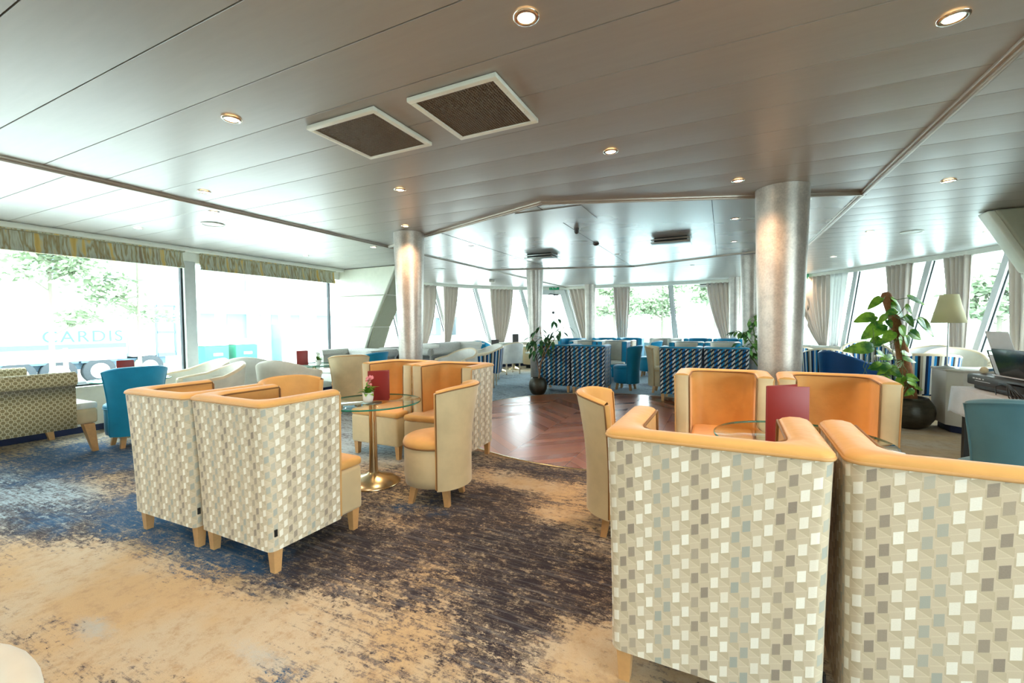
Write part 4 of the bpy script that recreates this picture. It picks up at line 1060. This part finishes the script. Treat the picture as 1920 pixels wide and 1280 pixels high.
# orient the pole's lean across the view
ex = Vector((rr.x, rr.y, 0)).normalized(); ey = Vector((fw.x, fw.y, 0)).normalized()
pole = [ex*p.x+ey*p.y+Vector((0, 0, p.z)) for p in pole]
mk('coir_pole', MB().tube(pole, [.075, .07, .062, .058, .054, .05, .03], 14), 'coir', t)
def VP(px, py, dd=0.0, dep=4.93):   # pixel to a point local to the plant, at its depth
    d_ = fw+rr*((px-960)/814.)+uu*((640-py)/814.); q = Vector((0, 0, EYE))+d_*(dep+dd); return q-Vector((px_, py_, 0))
LV = [(1640, 560, 1.35, -.3, .10), (1612, 600, 1, -.2, .14), (1645, 618, -.9, -.4, .16), (1628, 648, 1, -.2, .12), (1605, 652, .2, .0, .0)]
leaves = [  # (tip px, tip py, base px, base py, width)
 (1632, 575, 1651, 558, .10), (1607, 599, 1640, 592, .15), (1622, 630, 1655, 608, .19), (1592, 655, 1635, 650, .15), (1632, 652, 1650, 634, .13),
 (1738, 566, 1704, 558, .12), (1756, 625, 1722, 600, .20), (1728, 634, 1706, 622, .13), (1700, 592, 1672, 572, .17), (1690, 570, 1672, 560, .10), (1712, 586, 1698, 573, .10),
 (1716, 610, 1698, 592, .10), (1742, 615, 1722, 598, .09), (1658, 640, 1674, 622, .13), (1662, 588, 1680, 582, .09), (1650, 605, 1660, 590, .09), (1672, 612, 1664, 600, .08),
 (1700, 630, 1688, 612, .11), (1706, 648, 1698, 630, .10), (1715, 662, 1692, 662, .09), (1718, 676, 1694, 672, .09), (1668, 668, 1645, 660, .09), (1640, 690, 1668, 684, .11), (1660, 700, 1682, 690, .11),
 (1632, 688, 1650, 680, .07), (1648, 700, 1660, 692, .07), (1690, 705, 1672, 694, .09), (1724, 712, 1700, 705, .10), (1728, 722, 1702, 714, .08), (1680, 718, 1695, 706, .09), (1650, 706, 1668, 712, .09), (1682, 735, 1690, 718, .08), (1700, 740, 1712, 730, .07), (1676, 745, 1684, 735, .06),
 (1708, 606, 1694, 596, .12), (1693, 650, 1686, 632, .12), (1655, 672, 1672, 668, .08), (1645, 722, 1668, 716, .07), (1716, 740, 1704, 732, .06), (1733, 730, 1716, 726, .05)]
b = MB(); st = MB(); rg_ = random.Random(4)
for tx, ty, bx_, by_, w in leaves:
    dd = rg_.uniform(-.16, .16); a = VP(bx_, by_, dd); q = VP(tx, ty, dd+rg_.uniform(-.05, .05)); L = (q-a).length*1.05+.01
    upv = (ey*-1.0+Vector((0, 0, rg_.uniform(.2, .9)))+ex*rg_.uniform(-.5, .5)); heart_leaf(b, a, q-a, upv, L, max(w*.95, .05))
    k = min(range(len(pole)-1), key=lambda i: abs(pole[i].z-a.z+.05)); o_ = pole[k]
    mid = (a+o_)/2+Vector((0, 0, -.04)); st.tube([o_, mid, a], .0035, 5)
mk('foliage', b, 'leaf', t); 
for k in range(9):
    x0 = rg_.uniform(-.25, .1); pts = [VP(1640+rg_.uniform(-10, 60), 590+k*8, rg_.uniform(-.1, .1))]
    for m_ in range(5): pts.append(pts[-1]+Vector((rg_.uniform(-.05, .05), rg_.uniform(-.03, .03), rg_.uniform(-.16, -.06))))
    st.tube(pts, .0028, 5)
mk('vines', st, 'stem', t)
# ficus in a small dark pot before the rear left column
def leafy_plant(label, name, x, y, stems, leafm, stemm, n, L, w, seed, pot=None, spread=.2, droop=.9):
    t = thing(name, label, 'potted plant', (x, y, 0), 0); r_ = random.Random(seed)
    if pot: mk('pot', big_pot(*pot), 'potdark', t); mk('soil', MB().lathe([(pot[2]-.01, pot[1]*.87), (0, pot[1]*.9)], 20), 'soil', t)
    st = MB(); lf = MB()
    for pts in stems:
        P = [ex*p[0]+ey*p[1]+Vector((0, 0, p[2])) for p in pts]; st.tube(P, [.009-.004*i/len(P) for i in range(len(P))], 6)
        for k in range(n):
            q = r_.uniform(.32, 1)*(len(P)-1); i = min(int(q), len(P)-2); c0 = P[i].lerp(P[i+1], q-i)
            a = r_.random()*2*pi; o_ = Vector((cos(a), sin(a), r_.uniform(-.3, .5)))*r_.uniform(.02, spread)
            st.tube([c0, c0+o_*.6+Vector((0, 0, .02)), c0+o_], .0022, 4)
            dv = Vector((cos(a+r_.uniform(-.8, .8)), sin(a+r_.uniform(-.8, .8)), -droop*r_.uniform(.3, 1.6)))
            bb = c0+o_; LL = L*r_.uniform(.7, 1.15); d_ = dv.normalized(); xx = d_.cross(Vector((0, 0, 1))).normalized(); nn_ = xx.cross(d_)
            rows = []
            for m_ in range(6):
                v = m_/5.; ww = w*math.sin(pi*(.04+.94*v**.8))*.5; cpt = bb+d_*LL*v+nn_*(-.12*LL*v*v)
                rows.append([tuple(cpt-xx*ww+nn_*ww*.3), tuple(cpt), tuple(cpt+xx*ww+nn_*ww*.3)])
            lf.grid(rows)
    mk('stems', st, stemm, t); mk('foliage', lf, leafm, t); return t
leafy_plant('slender ficus leaning right in a dark glazed pot beside the rear left column', 'potted_ficus', -2.98, 7.2,
    [[(.0, 0, .25), (.05, 0, .55), (.14, .0, .9), (.22, 0, 1.1), (.3, 0, 1.34)], [(.02, 0, .28), (.08, .03, .65), (.07, .05, 1.0), (.04, 0, 1.22)], [(.03, 0, .5), (.16, -.05, .8), (.34, -.05, 1.05), (.46, -.03, 1.2)], [(.02, 0, .4), (-.03, .0, .7), (-.08, 0, .9), (-.1, 0, 1.02)]],
    'leaf2', 'trunk', 17, .17, .062, 11, (.165, .3, .115), .14)
leafy_plant('leafy plant tied to bamboo stakes at the right end of the blue patterned tub pair', 'staked_plant', .6, 7.72,
    [[(-.0, 0, .3), (-.03, 0, .7), (-.05, .0, 1.1), (-.03, 0, 1.42)], [(-.02, 0, .5), (-.16, 0, .85), (-.32, .0, 1.08), (-.42, 0, 1.12)], [(-.02, 0, .5), (-.14, 0, .9), (-.2, .0, 1.2), (-.15, 0, 1.38)], [(.0, 0, .4), (.12, 0, .65), (.22, .0, .7), (.3, 0, .62)], [(-.03, 0, .8), (.08, 0, 1.1), (.12, .0, 1.3), (.1, 0, 1.4)], [(-.02, 0, .45), (-.2, 0, .7), (-.3, -.02, .85), (-.36, 0, .9)]],
    'leaf3', 'stem', 22, .12, .068, 21, (.16, .3, .12), .12)
t = thing('bamboo_stake', 'pair of bamboo stakes behind the leafy plant at the right blue tub pair', 'plant stake', (.6, 7.76, .0), 0)
mk('stake', MB().tube([(-.03, 0, .26), (-.03, 0, 1.45)], .008, 8), 'bamboo', t); mk('stake', MB().tube([(.03, 0, .26), (.035, 0, 1.0)], .008, 8), 'bamboo', t)

# ================================================================== CABINET, LAMPS, KEYBOARD
t = thing('side_cabinet', 'pale grey cabinet with chamfered corner and navy plinth, right of the pothos', 'cabinet', (2.28, 6.42, 0), 0)
poly = [(.0, .12), (.1, 0), (1.2, 0), (1.2, .5), (0, .5)]
mk('cabinet_body', MB().prism(poly, .085, .69, .003), 'cabinet', t); mk('cabinet_top', MB().prism([(-.01, .115), (.095, -.01), (1.21, -.01), (1.21, .51), (-.01, .51)], .69, .715, .003), 'cabinet', t)
mk('plinth', MB().prism([(.05, .14), (.13, .05), (1.16, .05), (1.16, .45), (.05, .45)], 0, .085, .0), 'navytrim', t)
def lamp(x, y, z, label, s=1.0):
    t = thing('table_lamp', label, 'lamp', (x, y, z), 0); t.scale = (s, s, s)
    mk('lamp_base', MB().lathe([(0, 0), (.1, 0), (.102, .008), (.09, .016), (.03, .024), (.012, .035), (.008, .05)], 36), 'steel', t)
    mk('lamp_stem', MB().tube([(0, 0, .03), (0, 0, .6)], .0075, 10), 'steel', t)
    sh = MB(); sh.lathe([(.15, .52), (.154, .52), (.08, .845), (.076, .845)], 40); mk('lamp_shade', sh, 'shade', t)
    mk('shade_ring', MB().tube([(0.15*cos(2*pi*k/36), .15*sin(2*pi*k/36), .522) for k in range(37)], .003, 5, False), 'steel', t)
lamp(2.33, 6.67, .715, 'table lamp with cream tapered shade on the grey cabinet')
lamp(-6.12, 7.62, .62, 'table lamp with pale shade just right of the left column', .85)
t = thing('lamp_table', 'small side table carrying the pale lamp behind the left column', 'side table', (-6.12, 7.62, 0), 0)
mk('tabletop', bx(-.2, .2, -.2, .2, .59, .619, .004), 'trimw', t)
for a in (-.16, .16):
    for c_ in (-.16, .16): mk('leg', bx(-.015, .015, -.015, .015, 0, .59), 'trimw', t, loc=(a, c_, 0))

kx, ky = 2.08, 4.35; ka = R(3)
t = thing('draped_table', 'keyboard table covered by a white lace-edged cloth', 'table', (kx, ky, 0), ka)
mk('tabletop', bx(-.24, .24, -.68, .66, .66, .685, .004), 'cabinet', t)
for a in (-.2, .2):
    for c_ in (-.6, .58): mk('leg', bx(-.02, .02, -.02, .02, 0, .66), 'black', t, loc=(a, c_, 0))
cb = MB(); rows = []
import itertools
n = 60
per = []
for k in range(n): per.append((-.26, -.7+1.38*k/n))
for k in range(20): per.append((-.26+.52*k/20, .68))
for k in range(n): per.append((.26, .68-1.38*k/n))
for k in range(20): per.append((.26-.52*k/20, -.7))
drop = .2
for q in (0, .05, .3, .6, .85, 1.0):
    r = []
    for i, (x_, y_) in enumerate(per):
        o_ = .012*sin(i*.9)*q+.02*q; sx = 1 if x_ > 0 else -1
        r.append((x_+(sx*o_ if abs(x_) > .25 else 0), y_+((1 if y_ > 0 else -1)*o_ if abs(y_) > .67 else 0), .693-(drop+.02*abs(sin(i*.55)))*q if q > 0 else .693))
    rows.append(r)
cb.grid(rows, True, flip=True); cb.ngon(rows[0])
o = mk('tablecloth', cb, 'lace', loc=(kx, ky, 0), rz=ka); tag(o, 'white lace-edged cloth hanging from under the keyboard', 'tablecloth'); o.modifiers.new('t', 'SOLIDIFY').thickness = .003
t = thing('stage_keyboard', 'dark electronic keyboard seen from its back edge on the white cloth', 'keyboard', (kx-.02, ky, .70), ka)
mk('keyboard_body', MB().box(-.17, .17, -.62, .62, .03, .115, .014, 3), 'charcoal', t); mk('underside', MB().box(-.15, .15, -.58, .56, .0, .035, .008, 2), 'black', t)
kk = MB()
for k in range(36): kk.box(-.0+.03, .165, -.59+.0325*k, -.59+.0325*k+.03, .112, .122, .001, 1)
mk('white_keys', kk, 'ceramic', t)
kk = MB()
for k in range(35):
    if k % 7 not in (2, 6): kk.box(.03, .1, -.59+.0325*(k+1)-.009, -.59+.0325*(k+1)+.006, .12, .131, .001, 1)
mk('black_keys', kk, 'black', t)
lg = MB()
for i, (a, w) in enumerate(((.50, .03), (.46, .03), (.42, .03), (.38, .02))): lg.box(-.1715, -.1705, a, a+w, .082, .092)
lg.box(-.1715, -.1705, .3, .5, .066, .070); mk('lettering', lg, 'paper', t)
mk('rear_sockets', bx(-.1725, -.17, .1, .2, .06, .09, .001), 'black', t)
cbm = MB()
for k in range(5):
    cbm.tube([(-.17, .05-.03*k, .09), (-.2-.01*k, .04-.03*k, .1), (-.215, .0-.04*k, .02), (-.2, -.08-.05*k, -.1), (-.21, -.16-.06*k, -.25), (-.2, -.2-.06*k, -.5)], .006 if k else .004, 6)
cbm.tube([(-.17, .15, .075), (-.2, .17, .06), (-.2, .16, -.02), (-.21, .2, -.12)], .003, 5)
mk('cables', cbm, 'black', t)
# music rest with black folders
t = thing('music_rest', 'wire music rest holding black plastic folders above the keyboard', 'music stand', (kx-.08, ky+.05, .822), ka)
mt = Matrix.Rotation(R(-16), 4, 'Y')
wf = MB()
wf.tube([tuple(mt @ Vector(v)) for v in ((0, -.42, 0), (0, -.42, .2), (0, .42, .2), (0, .42, 0), (0, -.42, 0))], .005, 6); mk('wire_frame', wf, 'black', t)
mk('black_folder', MB().box(-.018, -.006, -.36, .33, .005, .225, .002, 1, mat=mt), 'folder', t)
mk('sheet_music', MB().box(-.004, -.001, .22, .41, .01, .17, .0, 1, mat=mt), 'paper', t); mk('upright_sheet', MB().box(.006, .009, .1, .38, .2, .36, .0, 1, mat=mt), 'paper', t)
mk('lower_sheets', MB().box(-.05, .09, -.38, .36, .0, .006, .0, 1), 'paper', t)
t = thing('microphone', 'small microphone with round pale head beside the keyboard', 'microphone', (kx-.1, 5.0, .84), R(10))
mk('mic_head', MB().lathe([(0, -.03), (.02, -.02), (.028, 0), (.02, .02), (0, .03)], 16), 'beige', t); mk('mic_handle', MB().tube([(.02, -.0, .0), (.16, -.02, .02)], .012, 10), 'hound_bg', t); mk('mic_arm', MB().tube([(.16, -.02, .01), (.2, -.1, -.06), (.2, -.14, -.83)], .008, 8), 'black', t)
t = thing('floor_cable', 'thin dark cable lying in a loop on the beige carpet near the teal chair', 'cable', (1.65, 4.6, .004), 0)
mk('cable', MB().tube([(-.1+.12*cos(a/6.*pi), .05*sin(a/6.*pi)+.012*a, .004) for a in range(16)], .005, 6), 'black', t)

# ================================================================== OUTSIDE
M['quay'] = plain('pale_quay_paving', (196, 198, 194), .9, vscale=.6)
M['hazy'] = plain('haze_paled_surface', (168, 182, 186), .9, vscale=.3)  # haze put into the colour, so distant walls and panes look faded
M['facade'] = plain('white_facade', (206, 208, 206), .8, vscale=.2, var=.03)
M['pier'] = plain('off_white_facade_pier', (214, 216, 212), .8, var=.03)
M['dkglass'] = plain('blue_grey_window_glass', (108, 126, 134), .3, var=.1, vscale=.7)
M['truckw'] = plain('white_truck_body', (214, 218, 218), .5, var=.02)
M['truckb'] = plain('truck_blue_grey', (78, 102, 118), .5, var=.05)
M['tyre'] = plain('dark_tyre', (44, 50, 54), .8)
M['letter'] = plain('blue_grey_lettering', (58, 88, 110), .6)
M['oleaf'] = plain('street_tree_leaf', (132, 148, 116), .7, vscale=.8, var=.3)
M['obark'] = plain('street_tree_bark', (110, 110, 92), .8)
M['greenbin'] = plain('green_container', (50, 120, 96), .6)
M['yellowpost'] = plain('yellow_bollard', (190, 180, 90), .6)
M['shop'] = plain('dusky_red_shopfront', (116, 76, 82), .7, vscale=1.5, var=.3)
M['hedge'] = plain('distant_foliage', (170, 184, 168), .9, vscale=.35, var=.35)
GZ = -.95
g = mk('quay', bx(-60, -8.2, -40, 60, GZ-.2, GZ), 'quay'); struct(g)
M['water'] = plain('river_water', (150, 166, 164), .25, var=.08, vscale=.5)
g = mk('river', bx(-60, 90, 60, 61, GZ-1, GZ-.8), 'water') if False else mk('river', bx(-8.2, 90, -40, 110, -2.2, -2.0), 'water'); struct(g)
# articulated truck
TX = -22.0
t = thing('lorry', 'parked white articulated lorry with CARDIS lettering and a blue-grey stripe outside the left window', 'lorry', (TX, 4.0, GZ), 0)
mk('trailer_box', bx(-2.4, 0, -10, 5.15, 1.15, 3.9, .03), 'truckw', t); mk('stripe', bx(.0, .012, -10, 5.1, 1.42, 1.6), 'truckb', t)
mk('side_rail', bx(-2.35, .005, -10, 5.1, .95, 1.15), 'truckw', t)
mk('front_box', bx(-2.4, 0, 5.3, 6.15, 1.0, 3.6, .04), 'truckw', t); mk('chassis', bx(-2.1, -.25, -9.5, 6.6, .62, .93), 'truckb', t)
mk('rear_cage', MB().box(-.1, 0, 6.15, 6.22, .95, 3.2).box(-.1, 0, 6.88, 6.95, .95, 3.2).box(-.1, 0, 6.2, 6.9, 3.1, 3.2).box(-.1, 0, 6.2, 6.9, 1.95, 2.05).box(-.08, -.03, 6.2, 6.9, 2.45, 2.75).box(-.1, 0, 6.2, 6.9, .95, 1.1), 'truckb', t)
def wheel(): 
    m_ = Matrix.Rotation(pi/2, 4, 'Y'); b = MB(); n = 28
    P = [[(x, r*cos(2*pi*j/n), r*sin(2*pi*j/n)) for j in range(n)] for x, r in ((-.3, .3), (-.3, .5), (-.05, .52), (0, .5), (0, .3))]
    b.grid(P, True); return b
def hub():
    b = MB(); n = 20; b.grid([[(x, r*cos(2*pi*j/n), r*sin(2*pi*j/n)) for j in range(n)] for x, r in ((-.02, .31), (.01, .29), (-.04, .2), (.02, .12), (.03, .001))], True)
    for k in range(8): b.box(-.03, .0, .2*cos(k*pi/4)-.025, .2*cos(k*pi/4)+.025, .2*sin(k*pi/4)-.025, .2*sin(k*pi/4)+.025)
    return b
for y_ in (2.0, 3.08, 4.25, -2.5, -3.7, 5.9):
    w_ = mk('wheel', wheel, 'tyre', t, 'whl', loc=(0, y_, .53)); mk('wheel_hub', hub, 'truckw', w_, 'hub')
for y_ in (2.0, 3.08, 4.25): mk('mudguard', bx(-.2, -.02, y_-.55, y_+.55, .86, 1.08, .02), 'truckb', t)
mk('side_guard', MB().box(-.05, 0, -1.9, 1.2, .75, .85).box(-.05, 0, -1.9, 1.2, .45, .55).box(-.05, 0, -.6, -.5, .4, .95).box(-.05, 0, .9, 1.0, .4, .95), 'truckw', t)
def text_mesh(body, size, ext=.01):
    cu = bpy.data.curves.new('lettering', 'FONT'); cu.body = body; cu.size = size; cu.extrude = ext; cu.align_x = 'CENTER'; cu.space_character = 1.15
    o = bpy.data.objects.new('tmp', cu); COL.objects.link(o); dg = bpy.context.evaluated_depsgraph_get(); me = bpy.data.meshes.new_from_object(o.evaluated_get(dg)); bpy.data.objects.remove(o); return me
me = text_mesh('CARDIS', .62); me.materials.append(M['letter']); o = bpy.data.objects.new('lettering', me); COL.objects.link(o); o.parent = t; o.location = (.012, 3.82, 1.68); o.rotation_euler = (pi/2, 0, pi/2)
# quay-side building with windows between piers
t = thing('quay_building', 'long pale building with large shop windows across the quay', 'building', (-34, 0, GZ), 0)
mk('facade', bx(-6, 0, -30, 62, 0, 16), 'facade', t)
r_ = random.Random(5)
for fl_ in range(3):
    z0_ = .9+3.9*fl_
    for k in range(22):
        y0_ = -16+3.6*k; o_ = mk('window', bx(.0, .06, y0_+.3, y0_+3.0, z0_+(0.2 if fl_ else 0), z0_+2.3), 'dkglass' if r_.random() < .75 else ('shop' if fl_ == 0 else 'dkglass'), t)
        if r_.random() < .7: mk('window_bar', bx(.06, .12, y0_+1.2+r_.uniform(-.5, .5), y0_+1.5+r_.uniform(-.3, .6), z0_+.2, z0_+2.3), 'pier', o_)
for k in range(14): mk('pier', bx(.0, .5, -16+5.4*k, -15.2+5.4*k, 0, 16), 'pier', t, None)
mk('canopy_band', bx(0, .9, -30, 62, 3.4, 4.4), 'pier', t)
# containers and bollards on the quay
for i, (y_, lb) in enumerate(((14.6, 'green waste container on the quay, left one'), (16.3, 'green waste container on the quay, right one'))):
    t = thing('waste_container', lb, 'container', (-26, y_, GZ), 0); mk('container_body', bx(-.6, .6, -.65, .65, .15, 1.15, .04), 'greenbin', t); mk('container_lid', bx(-.62, .62, -.67, .67, 1.16, 1.5, .06), 'truckw', t)
    mk('label_panel', bx(.6, .612, -.2, .3, .6, .75), 'truckw', t)
t = thing('advertising_pillar', 'slim blue-grey pillar standing on the quay seen through the second side window', 'pillar', (-24, 17.2, GZ), 0); mk('pillar_body', MB().lathe([(.0, 0), (.28, 0), (.28, 2.3), (.2, 2.4), (0, 2.45)], 20), 'truckb', t)
for y_, lb in ((6.9, 'pale yellow bollard on the quay by the lorry rear'),):
    tag(mk('bollard', MB().lathe([(0, 0), (.09, 0), (.09, 1.15), (.05, 1.22), (0, 1.24)], 14), 'yellowpost', loc=(-16, y_, GZ)), lb, 'bollard')
tag(mk('flag_pole', MB().tube([(0, 0, 0), (0, 0, 1.7)], .05, 8), 'truckw', loc=(-15, 4.95, GZ)), 'thin white post on the quay in front of the lorry', 'post')
# trees
def tree(name, label, x, y, h, cr, seed, nleaf=900, trunk=.11, zc=None, L=.22):
    r_ = random.Random(seed); t = thing(name, label, 'tree', (x, y, GZ), 0, None); b = MB(); lf = MB()
    b.tube([(0, 0, 0), (.03, .02, h*.35), (.0, .05, h*.7), (.05, 0, h*.95)], [trunk, trunk*.8, trunk*.5, trunk*.2], 8)
    cl = []
    for k in range(10):
        a = r_.random()*2*pi; z = h*r_.uniform(.42, .9); rad = cr*r_.uniform(.5, 1)*(1.1-.5*(z/h))
        tip = Vector((rad*cos(a), rad*sin(a), z+rad*.25)); b.tube([(0, 0, z-.3*rad), (tip.x*.5, tip.y*.5, z), tip], [trunk*.3, trunk*.2, trunk*.08], 5); cl.append(tip); cl.append(tip*.6+Vector((0, 0, z*.4)))
    for k in range(nleaf):
        c0 = r_.choice(cl); p_ = c0+Vector((r_.gauss(0, cr*.2), r_.gauss(0, cr*.2), r_.gauss(0, cr*.11))); s = L*r_.uniform(.5, 1.1)
        u_ = Vector((r_.gauss(0, 1), r_.gauss(0, 1), r_.gauss(0, .5))).normalized()*s; v_ = u_.cross(Vector((r_.gauss(0, 1), r_.gauss(0, 1), r_.gauss(0, 1)))).normalized()*s*.5
        lf.ngon([tuple(p_-u_), tuple(p_+v_), tuple(p_+u_), tuple(p_-v_)])
    mk('trunk', b, 'obark', t); mk('foliage', lf, 'oleaf', t); return t
tree('street_tree', 'young street tree outside the left window in front of the lorry', -15, 4.68, 5.2, 1.15, 3, 1500, .07, L=.11)
tree('street_tree', 'second street tree outside near the window mullion', -15.5, 6.7, 5.6, 1.2, 6, 1300, .06, L=.11)
for i, (x, y, h, lb) in enumerate([(-9, 40, 10, 'distant tree seen through the bow door'), (-5.5, 46, 12, 'distant tree seen through the front window left of the middle curtain'), (-.6, 41, 11, 'distant tree seen through the front window right of the middle curtain'),
        (14, 34, 9, 'distant tree seen through the starboard window nearest the swept curtain'), (20, 33, 10, 'distant tree seen through the starboard window behind the pothos'), (27, 30, 11, 'distant tree seen through the starboard window behind the lamp'), (33, 27, 11, 'distant tree at the far right starboard window')]):
    tree('distant_tree', lb, x, y, h*.62, h*.24, 20+i, 2200, .14, L=.28)
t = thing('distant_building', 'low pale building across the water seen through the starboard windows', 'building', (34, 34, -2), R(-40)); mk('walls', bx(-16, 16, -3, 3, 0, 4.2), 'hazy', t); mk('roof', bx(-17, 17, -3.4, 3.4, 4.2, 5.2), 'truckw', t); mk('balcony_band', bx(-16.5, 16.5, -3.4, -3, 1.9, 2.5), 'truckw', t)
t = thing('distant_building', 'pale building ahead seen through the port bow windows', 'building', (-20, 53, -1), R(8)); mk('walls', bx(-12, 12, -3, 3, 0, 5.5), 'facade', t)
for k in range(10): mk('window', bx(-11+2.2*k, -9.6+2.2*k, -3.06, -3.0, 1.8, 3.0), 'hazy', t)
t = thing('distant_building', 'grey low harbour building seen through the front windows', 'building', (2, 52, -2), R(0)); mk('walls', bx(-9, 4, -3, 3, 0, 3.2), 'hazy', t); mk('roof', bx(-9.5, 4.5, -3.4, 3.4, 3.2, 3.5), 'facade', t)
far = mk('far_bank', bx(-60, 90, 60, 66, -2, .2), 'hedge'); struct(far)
bpy.context.view_layer.update()
